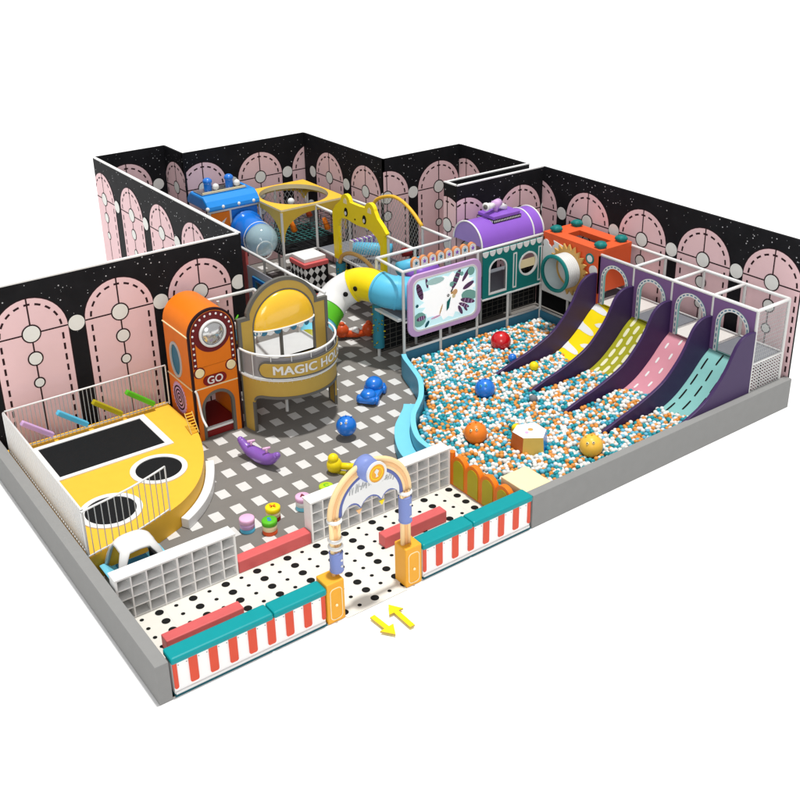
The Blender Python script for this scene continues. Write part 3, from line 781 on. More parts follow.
# ================================================================ red cube
K = thing('red_cube_house', 'orange red cube playhouse with open roof and four teal roof knobs', 'playhouse', (12.9, 5.1, 0))
cx0, cx1, cy0, cy1, ct = 12.40, 13.40, 4.20, 5.97, 2.45
b = MB(); b.ring(rect_pts(cx0, cx1, cy0, cy1), rect_pts(12.70, 13.08, 4.52, 5.50), XY, ct-.12, ct, REDO); b.build('roof', K, .0)
b = MB(); b.box(cx0, cx1, cy0, cy0+.03, 1.45, ct-.121, REDO); b.build('near_wall', K)
b = MB(); b.box(cx0, cx1, cy1-.03, cy1, D, ct-.121, REDO); b.build('far_wall', K)
fr = lambda t: YZ(cx0)
b = MB(); b.prism([(4.20, 1.05), (4.20, ct-.121), (5.97, ct-.121), (5.97, 1.9), (5.5, 1.9), (4.6, 1.05)], YZ(cx0), .0, .03, REDO); fw = b.build('front_wall', K)
b = MB()
b.prism([(5.95, 1.02), (4.72, 1.02), (4.62, 1.12), (4.62, 1.75), (4.95, 2.0), (5.45, 2.1), (5.95, 2.1)], YZ(cx0, -1), .001, .020, WHITE)
for j, (c, z, r) in enumerate(((4.62, 1.55, .22), (4.95, 1.92, .22), (5.45, 2.04, .24), (5.80, 2.05, .15))): b.prism(circ(c, z, r, 24), YZ(cx0, -1), .001, .021+.001*j, WHITE)
for c, z, r in ((4.36, 1.95, .12), (5.86, 2.2, .09)): b.prism(circ(c, z, r, 20), YZ(cx0, -1), .001, .02, WHITE)
b.ring(circ(4.48, 2.2, .12, 20), circ(4.48, 2.2, .085, 20), YZ(cx0, -1), .001, .02, FTEAL); b.prism(circ(4.48, 2.2, .082, 20), YZ(cx0, -1), .001, .018, WHITE)
b.prism([(5.62, 2.32), (5.28, 2.26), (5.52, 2.1)], YZ(cx0, -1), .001, .022, WHITE); b.build('cloud_board', fw)
b = MB(); N = 22
gear = [(5.08 + (.60 if k % 2 else .47)*cos(pi*k/N), 1.78 + (.60 if k % 2 else .47)*sin(pi*k/N)) for k in range(2*N)]
b.ring(gear, circ(5.08, 1.78, .36, 2*N), YZ(cx0, -1), .024, .07, GOLD); b.build('sunflower_gear', fw)
b = MB(); x_ = 0
for k in range(7): b.lathe([(.385, -k*.055-.07), (.405, -k*.055-.085), (.405, -k*.055-.11), (.385, -k*.055-.125)], (cx0, 5.08, 1.78), PIPE, 36, 'x')
b.lathe([(.37, -.07), (.37, -.45)], (cx0, 5.08, 1.78), mat('tube_inside', (.45, .52, .53), .4), 36, 'x'); tb = b.build('ribbed_tube', K)
b = MB(); b.lathe([(.36, -.45), (.43, -.45), (.44, -.48), (.43, -.50), (.36, -.50)], (cx0, 5.08, 1.78), FTEAL, 36, 'x'); b.build('tube_rim', tb)
for x, y in ((12.62, 5.78), (13.27, 5.78), (13.25, 4.38), (12.58, 4.36)):
    b = MB(); b.lathe([(.001, ct+.14), (.07, ct+.135), (.125, ct+.10), (.13, ct+.05), (.10, ct+.02), (.10, ct)], (x, y, 0), FTEAL, 20)
    for k in range(5): a = 2*pi*k/5; b.sphere((x+.10*cos(a), y+.10*sin(a), ct+.07), .05, FTEAL, 8, 6)
    b.build('roof_knob', K)
for x, y in ((XF, 6.05), (XB, 6.05)): post(K, x, y)
b = MB(); b.box(12.45, 13.4, 4.3, 5.95, D-.03, D+.01, SLATE); b.build('deck', K)
beam(K, (XF, 4.30, .50), (XF, 6.0, .50), .026, PIPE); beam(K, (XF, 4.3, 1.0), (XF, 6.0, 1.0), .026, PIPE); post(K, XF, 5.15, 1.0)
# ================================================================ screen frame
P = thing('screen_deck_tower', 'white pipe frame carrying the picture screen and the teal facade behind the ball pit', 'play frame', (10.4, 6.6, 0))
for x in (8.45, 9.45, 10.50, 11.42):
    post(P, x, 6.05, H if x in (8.45,) else (H if x == 10.5 else 1.2))
for x in (8.50, 9.55, 10.55): post(P, x, 7.1)
for x in (11.5, 12.45): post(P, x, 7.1)
beam(P, (8.45, 6.05, H), (12.45, 6.05, H)); beam(P, (8.5, 7.1, H), (10.55, 7.1, H)); beam(P, (8.45, 6.05, H), (8.5, 7.1, H)); beam(P, (9.50, 7.1, H), (9.55, 8.17, H)); beam(P, (10.58, 7.1, H), (10.58, 8.2, H))
beam(P, (8.45, 6.05, .52), (12.42, 6.05, .52), .028); beam(P, (8.45, 6.05, 1.18), (12.42, 6.05, 1.18), .022, PIPE)
b = MB(); b.box(8.5, 12.4, 6.1, 7.3, D-.04, D, SLATE); b.build('deck', P)
b = MB(); b.box(8.47, 12.43, 6.075, 6.10, .01, .48, PADB); b.build('pit_pad', P)
b = MB(); b.box(12.43, 12.46, 4.3, 6.05, .01, .46, PADB); b.build('pit_pad', P)
b = MB(); b.box(8.5, 13.35, 7.16, 7.18, .05, D-.05, NAVY); bp_ = b.build('added_dark_sheet', P)  # added black sheet, makes the space under the screen deck dark
net_plane(P, lambda a, z: (a, 7.155, z), 8.52, 13.3, .08, D-.08, .17, .12, GREYT, .012)
b = MB(); b.box(13.36, 13.38, 4.3, 7.15, .05, D-.05, NAVY); b.build('added_dark_sheet', K)  # added black sheet, darkens the opening below the cube deck
# picture screen
V = thing('picture_screen', 'large rounded screen in a lilac frame showing a pale burst picture', 'screen', (9.52, 6.0, .8))
b = MB(); b.ring(rrect(8.52, 10.55, .80, 2.24, .24, 8), rrect(8.66, 10.41, .93, 2.11, .17, 8), XZ(6.0), -.03, .03, PLILAC); b.build('frame', V, .015)
b = MB(); b.ring(rrect(8.64, 10.43, .91, 2.13, .18, 8), rrect(8.68, 10.39, .95, 2.09, .16, 8), XZ(6.0), -.036, .0, WHITE); b.build('inner_rim', V)
b = MB(); scr = rrect(8.665, 10.405, .935, 2.105, .16, 8); b.prism(scr, XZ(6.0), -.012, .01, SCRN)
yy = 6.0-.0135; fn = XZ(yy); layer = [0]
def pic(poly, m):
    layer[0] += .0006
    q = clip(poly, 8.69, 10.38); q = [(a, min(max(c, .96), 2.08)) for a, c in q]
    if len(q) > 2: b.sheet(q, XZ(yy, -1), layer[0], m)
Rr = random.Random(12)
c0 = (9.62, 1.55)
pic([(c0[0] + (.56+.17*(k % 2)+Rr.uniform(0, .16))*1.05*cos(2*pi*k/40), c0[1] + (.40+.10*(k % 2)+Rr.uniform(0, .10))*sin(2*pi*k/40)) for k in range(40)], PICW)
def caps(x, z, ang, L, w, m, stripes=None):
    d = Vector((cos(ang), sin(ang))); n = Vector((-d.y, d.x)); k = 12
    o = [(x+d.x*L*.5*cos(2*pi*i/k*1)+n.x*w*.5*sin(2*pi*i/k), z+d.y*L*.5*cos(2*pi*i/k)+n.y*w*.5*sin(2*pi*i/k)) for i in range(k)]
    pic(o, m)
    if stripes:
        for s in (-.22, .02, .25): 
            p = (x+d.x*L*s, z+d.y*L*s); pic([(p[0]-n.x*w*.40, p[1]-n.y*w*.40), (p[0]+n.x*w*.40, p[1]+n.y*w*.40), (p[0]+n.x*w*.40+d.x*.02, p[1]+n.y*w*.40+d.y*.02), (p[0]-n.x*w*.40+d.x*.02, p[1]-n.y*w*.40+d.y*.02)], stripes)
caps(8.84, 1.82, 1.9, .42, .15, PLUM, MAROON); caps(9.03, 1.98, 1.75, .26, .07, PLUM); caps(9.84, 1.90, 1.1, .50, .15, PLUM, MINT); caps(10.12, 1.93, .9, .38, .10, PLUM); caps(10.18, 1.66, .35, .34, .12, PLUM)
caps(8.82, 1.18, .1, .36, .34, MINT); caps(8.86, 1.20, .1, .25, .11, PLUM, PLILAC); caps(10.2, 1.42, -.25, .46, .26, MINT); caps(10.16, 1.30, -.35, .44, .12, PLUM, PLILAC)
caps(9.95, 1.13, -1.1, .26, .09, PLUM); caps(10.10, 1.12, -.9, .16, .06, PLUM); caps(9.02, 1.03, .9, .18, .08, TEALD); caps(9.25, 1.98, 0, .5, .16, mat('pic_mint', (.50, .74, .72), .5)); caps(10.25, 1.98, 1.0, .2, .2, MINT); caps(9.98, 1.98, .2, .10, .10, MINT); caps(9.70, 1.80, 1.0, .12, .12, MINT); caps(10.05, 1.22, -.5, .34, .09, PLUM, PLILAC); caps(9.76, 1.52, 1.2, .12, .10, CREAM); caps(9.72, 1.60, .3, .10, .06, GOLD); caps(8.75, 1.52, .4, .08, .08, TEALD)
pic([(9.56, 1.42), (9.68, 1.52), (9.62, 1.26), (9.55, 1.2)], FTEAL); caps(9.40, 1.28, 1.2, .26, .035, GOLD); caps(9.79, 1.60, .2, .14, .13, PEACH); caps(9.70, 1.66, .9, .11, .04, MAROON); caps(9.60, 1.56, 0, .07, .07, INK); caps(9.60, 1.56, 0, .035, .035, WHITE); caps(9.25, 1.14, .1, .28, .05, PINKL)
b.build('picture', V)
# teal facade
X = thing('teal_facade', 'teal facade panel with arched window, round window and white scallops', 'panel', (11.5, 6.0, 1.17))
def hole_panel(b, x0, x1, z0, z1, hole, fn, t0, t1, m):
    n = len(hole); cx_ = sum(p[0] for p in hole)/n; cz_ = sum(p[1] for p in hole)/n; outer = []
    for a, z in hole:
        dx, dz = a-cx_, z-cz_; s = min(((x1-cx_) if dx > 0 else (cx_-x0))/abs(dx) if abs(dx) > 1e-9 else 1e9, ((z1-cz_) if dz > 0 else (cz_-z0))/abs(dz) if abs(dz) > 1e-9 else 1e9)
        outer.append((cx_+dx*s, cz_+dz*s))
    # snap nearest samples to the corners
    for c in ((x0, z0), (x1, z0), (x1, z1), (x0, z1)):
        i = min(range(n), key=lambda k: math.dist(outer[k], c)); outer[i] = c
    b.ring(outer, hole, fn, t0, t1, m)
aw = []
ar = arch(11.03, .235, 1.32, 1.83, 24); 
ar = ar[:1] + [(11.03+.235, 1.32+.51*k/5) for k in range(1, 5)] + ar[1:-1] + [(11.03-.235, 1.83-.51*k/5) for k in range(1, 5)] + ar[-1:] + [(11.03-.235+.47*k/5, 1.32) for k in range(1, 5)]
b = MB(); hole_panel(b, 10.60, 11.46, 1.20, 2.20, ar, XZ(5.99), -.015, .015, FTEAL); b.box(11.46, 11.62, 5.975, 6.005, 1.20, 2.20, FTEAL)
hole_panel(b, 11.62, 12.34, 1.20, 2.20, circ(11.95, 1.77, .255, 40), XZ(5.99), -.015, .015, FTEAL); b.box(10.60, 12.34, 5.975, 6.005, 2.20, 2.32, FTEAL); b.build('panel', X)
b = MB(); o2 = [(11.03+(a-11.03)*1.13, 1.27 if z < 1.33 else z + (.03 if z > 1.83 else 0)) for a, z in ar]; b.ring(o2, ar, XZ(5.99), -.03, .02, WHITE); b.build('arched_window', X)
b = MB(); b.ring(circ(11.95, 1.77, .29, 40), circ(11.95, 1.77, .25, 40), XZ(5.99), -.03, .02, WHITE); b.build('round_window', X)
b = MB(); b.box(11.66, 12.26, 6.02, 6.04, 1.66, 1.86, CREAM); b.build('sill_board', X)
for x in (11.54, 12.31):
    b = MB(); b.ring(rrect(x-.055, x+.055, 1.27, 2.12, .01, 3), rrect(x-.03, x+.03, 1.30, 2.09, .01, 3), XZ(5.975, -1), 0, .012, WHITE); b.build('slot_frame', X)
for k in range(9):
    x = 10.66 + .202*k; b = MB(); b.prism(circ(x, 2.315, .088, 14, pi, 2*pi, ry=.13), XZ(5.974, -1), 0, .014, WHITE); b.build('scallop', X)
b = MB(); b.box(10.58, 12.38, 5.955, 5.99, 1.165, 1.20, WHITE); b.build('bottom_trim', X)
# star tiles standing on the beam
for k in range(8):
    x = 8.80 + .222*k; b = MB(); m = mat('tile_orange', (.66, .26, .10), .5)
    b.prism(arch(x, .10, H+.03, H+.13, 14, .11), XZ(6.07), -.015, .06, m)
    b.prism(arch(x, .088, H+.032, H+.125, 14, .095), XZ(6.055, -1), .0005, .008, WHITE)
    st = [(x + (.055 if j % 2 == 0 else .024)*sin(pi*j/5), H+.12 + (.06 if j % 2 == 0 else .026)*cos(pi*j/5)) for j in range(10)]
    b.prism(st, XZ(6.055, -1), .008, .014, PADB if k % 3 == 0 else LILAC)
    one(b, 'star_tile', 'small arched tile with a %s star standing on the beam, %s from the left' % ('blue' if k % 3 == 0 else 'purple', ('first', 'second', 'third', 'fourth', 'fifth', 'sixth', 'seventh', 'eighth')[k]), 'star tile', 'row of star tiles above the picture screen')
# purple barrel roof
Bq = thing('barrel_roof', 'purple barrel roof with white ribs and a little telescope on top', 'roof', (11.5, 6.6, H))
yb, rb_ = 6.60, .50
b = MB(); b.lathe([(rb_, 0), (rb_, 1.88)], (10.66, yb, H+.02), LILAC, 32, 'x', 0, pi); b.build('barrel', Bq)
b = MB(); b.prism([(yb+.49*cos(pi*k/24), H+.03+.49*sin(pi*k/24)) for k in range(25)], YZ(10.68), 0, .015, mat('barrel_end', (.36, .25, .62), .4)); b.build('end_cap', Bq)
b = MB(); b.prism([(yb+.49*cos(pi*k/24), H+.03+.49*sin(pi*k/24)) for k in range(25)], YZ(12.5), 0, .015, LILAC); b.build('end_cap', Bq)
for x in (10.66, 12.22, 12.52):
    b = MB(); b.tube([(x, yb+.505*cos(pi*k/28), H+.02+.505*sin(pi*k/28)) for k in range(29)], .02, WHITE, 8); b.build('rib', Bq)
b = MB(); b.box(11.18, 11.98, 6.32, 6.88, H+.42, H+.60, LILAC); bx = b.build('roof_box', Bq, .02)
b = MB()
for k in range(17):
    x = 11.19+.0475*k; b.box(x, x+.024, 6.306, 6.318, H+.46, H+.50, WHITE)
for k in range(12):
    y = 6.33+.046*k; b.box(11.166, 11.178, y, y+.024, H+.46, H+.50, WHITE)
b.box(11.17, 12.0, 6.310, 6.3195, H+.44, H+.52, INK); b.box(11.17, 11.1795, 6.31, 6.89, H+.44, H+.52, INK); b.build('checker_band', bx)
b = MB(); b.tube([(11.15, 6.55, 3.13), (11.45, 6.62, 3.10)], [.085, .06], WHITE, 16); b.tube([(11.13, 6.546, 3.132), (11.16, 6.552, 3.129)], .10, WHITE, 16); b.tube([(11.125, 6.545, 3.133), (11.13, 6.546, 3.132)], .06, GREYT, 16)
b.tube([(11.42, 6.6, 3.11), (11.62, 6.66, 3.12)], .10, PLILAC, 14); b.tube([(11.56, 6.64, 3.10), (11.78, 6.62, 2.98)], .075, WHITE, 14); b.tube([(11.5, 6.62, 2.95), (11.5, 6.62, 3.1)], .05, PLILAC, 10); b.build('telescope', bx)
# ================================================================ deep structures (back)
Q = thing('climbing_lattice', 'white pipe lattice with decks and black net floor in the back of the playground', 'play frame', (9.0, 9.5, 0))
for x, y in ((8.55, 11.3), (8.55, 12.4), (9.55, 11.3), (9.58, 10.4), (6.5, 9.75), (9.58, 8.17), (10.6, 10.3), (10.6, 8.2), (10.55, 11.3), (10.55, 13.4), (9.55, 13.4), (7.15, 12.45), (7.72, 12.45)): post(Q, x, y)
beam(Q, (6.53, 6.08, H), (6.53, 9.8, H)); beam(Q, (7.1, 12.45, H), (8.55, 12.45, H)); beam(Q, (9.57, 11.3, H), (9.57, 10.4, H)); beam(Q, (9.55, 11.3, D), (9.57, 10.4, D)); beam(Q, (8.55, 11.3, D), (9.55, 11.3, D)); beam(Q, (10.6, 10.3, H), (10.55, 11.3, H)); beam(Q, (3.6, 7.22, H), (5.5, 7.14, H)); beam(Q, (5.5, 7.14, H), (5.35, 6.2, H)); beam(Q, (9.58, 8.17, D), (8.5, 8.17, D)); beam(Q, (9.58, 10.4, D), (9.58, 8.17, D))
post(Q, 5.5, 7.14)
for x0, x1, y0, y1, m in ((8.6, 10.5, 11.35, 13.3, NAVY), (9.6, 10.6, 8.2, 11.3, SLATE), (7.2, 8.5, 12.5, 13.5, SLATE), (8.55, 9.55, 7.15, 8.1, SLATE), (9.6, 10.6, 7.15, 8.15, SLATE)):
    b = MB(); b.box(x0, x1, y0, y1, D-.05, D, m); b.build('deck', Q)
net_plane(Q, lambda a, z: (a, z, D+.25), 8.65, 10.5, 11.4, 13.25, .16, .16, mat('net_teal', (.03, .16, .15), .6), .022, 'climbing_net')
net_plane(Q, lambda a, z: (a, z, D+.55), 9.2, 10.5, 11.4, 13.25, .2, .2, mat('net_black', (.02, .02, .02), .6), .03, 'climbing_net')
for x, y, z, m, nm in ((9.05, 11.75, 1.95, ORANGE, 'left'), (9.85, 12.3, 2.05, REDO, 'middle'), (9.9, 11.5, 1.9, ORANGE, 'right')):
    b = MB(); b.tube([(x, y, H-.03), (x, y, z)], .008, NETM, 6); b.tube([(x, y, z), (x+.10, y, z-.3)], [.05, .085], m, 10); one(b, 'hanging_punch_bag', 'small orange punch bag hanging under the yellow canopy, the %s one of three' % nm, 'punch bag', 'orange punch bags under the canopy')
for x, y, r, z1, m, nm in ((9.75, 12.9, .07, 2.05, WHITE, 'white'), (9.2, 12.8, .05, 1.95, GREYT, 'grey'), (10.2, 12.6, .06, 2.0, SLATE, 'slate')):
    b = MB(); b.cyl((x, y), r, D, z1, m, 14); b.sphere((x, y, z1), r*1.4, m, 12, 8); b.build('bollard', Q)
net_plane(Q, lambda a, z: (8.57, a, z), 11.35, 13.3, D, 2.3, .13, .2, NETM, .012, 'side_net', diag=True)
net_plane(Q, lambda a, z: (a, 13.35, z), 8.6, 10.5, D, 2.3, .13, .2, NETM, .012, 'side_net', diag=True)
for z in (.35, .8): beam(Q, (8.55, 11.32, z), (9.55, 11.32, z), .02, PIPE)
# yellow canopy with a round opening
Cn = thing('yellow_canopy', 'square yellow canopy with large round roof opening and arched skirts', 'canopy', (9.5, 12.3, 1.5))
a0_, a1_, b0_, b1_ = 8.53, 10.45, 11.28, 13.4; zt = 2.43
hole = circ4((a0_+a1_)/2+.03, (b0_+b1_)/2, .87, .98, 48)
b = MB(); b.ring(rect_pts(a0_, a1_, b0_, b1_, 48), hole, XY, zt-.05, zt, YEL, CREAM); b.build('roof', Cn)
def skirt_poly(s0, s1, low):
    pts = [(s0, zt-.051), (s1, zt-.051), (s1, low)]
    n = 16; mid = (s0+s1)/2; hw_ = (s1-s0)/2
    return pts + [(mid + (hw_-.06)*cos(pi*k/n), low+.03 + (2.22-low)*sin(pi*k/n)**.8) for k in range(n+1)] + [(s0, low)]
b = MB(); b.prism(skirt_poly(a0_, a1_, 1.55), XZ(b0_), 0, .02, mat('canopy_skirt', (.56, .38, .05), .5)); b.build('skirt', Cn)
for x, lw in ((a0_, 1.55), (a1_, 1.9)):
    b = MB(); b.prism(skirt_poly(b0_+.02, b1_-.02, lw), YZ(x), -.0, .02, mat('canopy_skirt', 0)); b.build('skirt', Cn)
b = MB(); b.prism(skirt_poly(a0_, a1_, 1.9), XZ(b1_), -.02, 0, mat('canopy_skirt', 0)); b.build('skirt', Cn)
b = MB(); b.lathe([(1, zt-.12), (1, zt-.05)], (0, 0, 0), CREAM, 40)
b.v = [(p[0]*.87+(a0_+a1_)/2+.03, p[1]*.98+(b0_+b1_)/2, p[2]) for p in b.v]; b.build('inner_collar', Cn)
# blue roof box
Bl = thing('blue_roof_house', 'small house with inflated blue roof, white knobs and orange front panel', 'playhouse', (7.85, 12.95, D))
rp = [(7.05, 2.38), (7.02, 2.52), (7.12, 2.66), (7.3, 2.74), (8.3, 2.74), (8.5, 2.66), (8.58, 2.52), (8.56, 2.38)]
b = MB(); sec = [(-.62, 2.38), (-.60, 2.5), (-.5, 2.62), (-.36, 2.72), (.36, 2.72), (.5, 2.62), (.6, 2.5), (.62, 2.38)]
b.prism([(12.98+a, z) for a, z in sec], YZ(7.82), -.74, .74, mat('roof_blue', (.008, .25, .74), .3, coat=.2)); rf = b.build('roof', Bl, .05)
for x in (7.09, 7.51, 7.95, 8.37):
    b = MB(); b.sphere((x, 12.40, 2.46), .052, WHITE, 10, 8); b.build('roof_knob', Bl)
b = MB(); b.box(7.12, 8.38, 12.72, 13.25, 2.73, 2.755, CHROME); tray = b.build('tray', rf, .01)
b = MB(); b.box(7.15, 8.35, 12.74, 12.765, 2.756, 2.79, CREAM); b.build('tray_rim', tray)
for x in (7.45, 8.05):
    b = MB(); b.cyl((x, 13.05), .10, 2.756, 2.92, BLUE, 16); b.sphere((x, 13.05, 2.98), .12, BLUE, 14, 10, (1, 1.1, .8)); b.build('blue_funnel', tray)
    b = MB(); b.sphere((x+.16, 12.93, 2.84), .085, WHITE, 14, 10); b.build('white_ball', tray)
b = MB(); b.box(7.18, 7.72, 12.43, 12.46, 1.55, 2.31, ORANGE); b.build('front_panel', Bl)
b = MB(); b.prism([(7.35, 2.0), (7.6, 2.15), (7.5, 2.0), (7.62, 1.9)], XZ(12.43, -1), .001, .008, WHITE); b.build('flash_mark', Bl)
b = MB(); b.box(7.76, 8.5, 12.47, 12.50, 1.25, 2.30, BLUE); b.build('blue_panel', Bl)
# crawl tube ending in a clear bubble
Tb = thing('bubble_tube', 'blue crawl tube ending in a clear bubble behind the far left wall corner', 'crawl tube', (8.1, 12.0, 1.3))
b = MB(); b.tube(spline([(8.12, 12.47, 1.78), (8.10, 12.1, 1.76), (8.10, 11.78, 1.68)], 5), .40, BLUE, 28, False); b.build('tube', Tb)
b = MB(); b.tube([(8.12, 12.46, 1.78), (8.12, 12.36, 1.78)], .46, BLUE, 28); b.build('flange', Tb)
b = MB(); b.sphere((8.11, 11.62, 1.66), .415, GLASSM, 32, 20); b.build('bubble', Tb)
b = MB(); b.tube([(8.11+.41*cos(2*pi*k/32), 11.78, 1.68+.41*sin(2*pi*k/32)) for k in range(32)], .012, WHITE, 8, closed=True); b.build('clamp_ring', Tb)
b = MB(); b.tube([(8.11+.22*cos(2*pi*k/24)-.1, 11.3, 1.5+.22*sin(2*pi*k/24)) for k in range(24)], .018, WHITE, 8, closed=True); b.build('porthole_ring', Tb)
# window panel under the long beam
Wp = thing('window_panel', 'pale grey panel with blue framed windows and a coral edge under the long white beam', 'panel', (6.55, 9.0, .3))
b = MB(); b.box(6.50, 6.56, 9.38, 9.68, .3, H-.04, CORAL); b.build('edge_pad', Wp)
b = MB(); b.box(6.51, 6.54, 7.9, 9.37, 1.05, H-.35, PEB); b.build('panel', Wp)
for y in (8.72, 8.02):
    b = MB(); b.ring(rect_pts(y-.30, y+.32, 1.32, 1.86, 32), rect_pts(y-.18, y+.20, 1.42, 1.76, 32), YZ(6.51, -1), 0, .07, BLUE, PADB); b.build('window_frame', Wp, .02)
    b = MB(); b.box(6.50, 6.509, y-.17, y+.19, 1.43, 1.75, SLATE); b.build('pane', Wp)
# little bird ride piece behind the magic house
# checkered box
Cb = thing('checkered_box', 'black and white diamond checkered box with coral bands and a white top', 'play block', (8.98, 10.85, 0))
bx0, bx1, by0, by1 = 8.63, 9.34, 10.45, 11.2
b = MB(); b.box(bx0+.02, bx1-.02, by0+.02, by1-.02, .02, 1.19, INK)
def diamonds(fn, s0, s1, z0, z1, w, h):
    r = 0; z = z0+h/2
    while z < z1+1e-6:
        s = s0 + (w/2 if r % 2 == 0 else 0)
        while s <= s1+1e-6:
            q = clip([(s-w/2, z), (s, z-h/2), (s+w/2, z), (s, z+h/2)], s0, s1); q = [(a, min(max(c, z0), z1)) for a, c in q]
            if len(q) > 2: b.sheet(q, fn, 0, WHITE)
            s += w
        z += h/2; r += 1
        if False: break
def dia2(fn, s0, s1, z0, z1, w, h):
    nr = int((z1-z0)/h)+1
    for r in range(nr):
        k = 0; s = s0
        while s <= s1+1e-6:
            z = z0+h/2+r*h; q = clip([(s-w/2, z), (s, z-h/2), (s+w/2, z), (s, z+h/2)], s0, s1)
            q = [(a, min(c, z1)) for a, c in q]
            if len(q) > 2: b.sheet(q, fn, 0, WHITE)
            s += w
dia2(XZ(by0+.017), bx0+.02, bx1-.02, .42, 1.08, .175, .22); dia2(YZ(bx0+.017), by0+.02, by1-.02, .42, 1.08, .175, .22); b.build('body', Cb)
b = MB(); b.box(bx0, bx1, by0, by1, 1.08, 1.195, CORAL); b.build('top_band', Cb, .015)
b = MB(); b.box(bx0, bx1, by0, by1, .02, .36, CORAL); b.build('bottom_band', Cb, .015)
b = MB(); b.box(bx0+.06, bx1-.02, by0+.10, by1-.02, 1.196, 1.30, WHITE); b.build('top_cushion', Cb, .015)
# yellow bear arch with net (plane x = 9.55)
Br = thing('bear_arch', 'yellow bear faced arch with round ears above a netted crawl opening', 'arch panel', (9.55, 9.3, D))
xb = 9.55
zt0 = D

head = [(10.42, zt0), (10.44, 2.42), (10.28, 2.62), (10.08, 2.76)]
head += [(9.83 + .20*cos(t), 2.80 + .19*sin(t)) for t in [pi*k/9*.9+.15 for k in range(10)]]
head += [(9.45, 2.83), (9.2, 2.83)]
head += [(8.80 + .20*cos(t), 2.82 + .19*sin(t)) for t in [pi*k/9*.9+.15 for k in range(10)]]
head += [(8.50, 2.70), (8.28, 2.55), (8.14, 2.42), (8.18, 2.36), (8.26, 2.34), (8.26, .9)]
inn = [(8.40, .9), (8.40, 2.05), (8.52, 2.22), (8.75, 2.33), (8.95, 2.36), (9.15, 2.34), (9.35, 2.33), (9.55, 2.35), (9.80, 2.38), (10.0, 2.36), (10.14, 2.26), (10.20, 2.1), (10.20, zt0)]
b = MB(); b.prism(head+inn, YZ(xb), -.05, .05, YELB); hd = b.build('face', Br)
for y in (9.81, 9.02):
    b = MB(); b.prism(circ(y, 2.55, .075, 20, ry=.11), YZ(xb, -1), .051, .06, INK); b.prism(circ(y+.01, 2.52, .04, 16, ry=.05), YZ(xb, -1), .060, .066, WHITE); b.build('eye', hd)
for y in (9.83, 8.80):
    b = MB(); b.prism([(y-.08, 2.76), (y+.08, 2.76), (y+.06, 2.86), (y, 2.9), (y-.06, 2.86)], YZ(xb, -1), .051, .058, CREAM); b.build('inner_ear', hd)
b = MB(); b.prism(circ(9.42, 2.46, .025, 12, ry=.02), YZ(xb, -1), .051, .06, INK); b.build('nose', hd)
net_plane(Br, lambda a, z: (xb, a, z), 8.42, 10.2, D+.02, 2.34, .10, .16, WHITE, .012, diag=True)
# low ochre arch under the net
b = MB(); b.tube([(xb-.02, 9.42+.80*cos(pi*k/20), 1.12+.42*sin(pi*k/20)) for k in range(21)], .05, GOLD, 10); b.build('low_arch', Br)
# second arch: thin yellow hoop with net (x = 10.6)
Ha = thing('hoop_net', 'large yellow hoop arch with white diamond net behind the bear arch', 'arch net', (10.6, 9.25, D))
hoop = spline([(10.6, 10.3, 2.36), (10.6, 10.1, 2.58), (10.6, 9.75, 2.74), (10.6, 9.35, 2.83), (10.6, 8.95, 2.78), (10.6, 8.55, 2.60), (10.6, 8.22, 2.37)], 5)
b = MB(); b.tube(hoop, .045, YEL, 10); b.build('hoop', Ha)
def hz(a):
    t = (a-8.22)/2.08; return 2.36 + .46*math.sin(pi*min(1, max(0, t)))**.8
net_plane(Ha, lambda a, z: (10.6, a, z), 8.24, 10.28, D, 2.84, .11, .17, NETM, .012, diag=True, top=hz)
# rollers and padded pieces inside the lattice
for (p, q, r, m, lab) in (((9.75, 9.9, 1.55), (10.4, 9.2, 1.55), .16, SKY, 'sky blue padded roller lying behind the bear arch net'),
                          ((9.75, 8.0, 1.55), (10.45, 8.0, 1.55), .17, SKY, 'sky blue padded roller right of the bear arch'),
                          ((9.7, 7.5, 1.5), (10.45, 7.5, 1.5), .19, LILAC, 'purple padded roller inside the lattice beside the star tiles'),
                          ((8.75, 7.7, 1.35), (9.4, 7.7, 1.35), .17, SKY, 'sky blue padded roller just behind the tube slide'),
                          ((10.2, 8.5, 1.72), (10.42, 8.4, 1.72), .11, BORDO, 'small crimson padded roller in the lattice near the yellow hoop')):
    b = MB(); b.tube([p, q], r, m, 18); one(b, 'padded_roller', lab, 'roller', 'padded rollers in the lattice')
b = MB()
for k in range(12): b.box(9.68+.07*k, 9.72+.07*k, 9.85, 10.0, 1.45, 1.75, LILAC if k % 2 else WHITE)
b.box(9.66, 10.5, 9.87, 9.98, 1.42, 1.45, PLILAC); one(b, 'striped_bumper', 'purple and white striped bumper behind the bear arch net', 'bumper')
# spiked posts
R = random.Random(3)
for (x, y, z0, z1, lab) in ((8.52, 7.12, .22, 1.28, 'teal padded post studded with yellow spikes under the tube slide'), (9.60, 10.30, .35, 1.10, 'teal padded post studded with yellow spikes beside the checkered box')):
    b = MB(); b.cyl((x, y), .13, z0, z1, mat('spike_teal', (.03, .22, .30), .5), 20)
    t = thing('spiked_post', lab, 'padded post', (x, y, 0), 'spiked teal posts')
    b.build('sleeve', t)
    for k in range(34):
        a = R.uniform(0, 2*pi); z = z0+.05+(z1-z0-.1)*(k+.5)/34; b = MB(); u = Vector((cos(a), sin(a), 0)); c = Vector((x, y, z)); b.tube([c+u*.128, c+u*.175], [.018, .006], LIME if k % 3 else YELB, 6); b.build('spike', t)
    b = MB(); b.cyl((x, y), .04, .01, z0, PIPE, 12); b.build('pole', t)
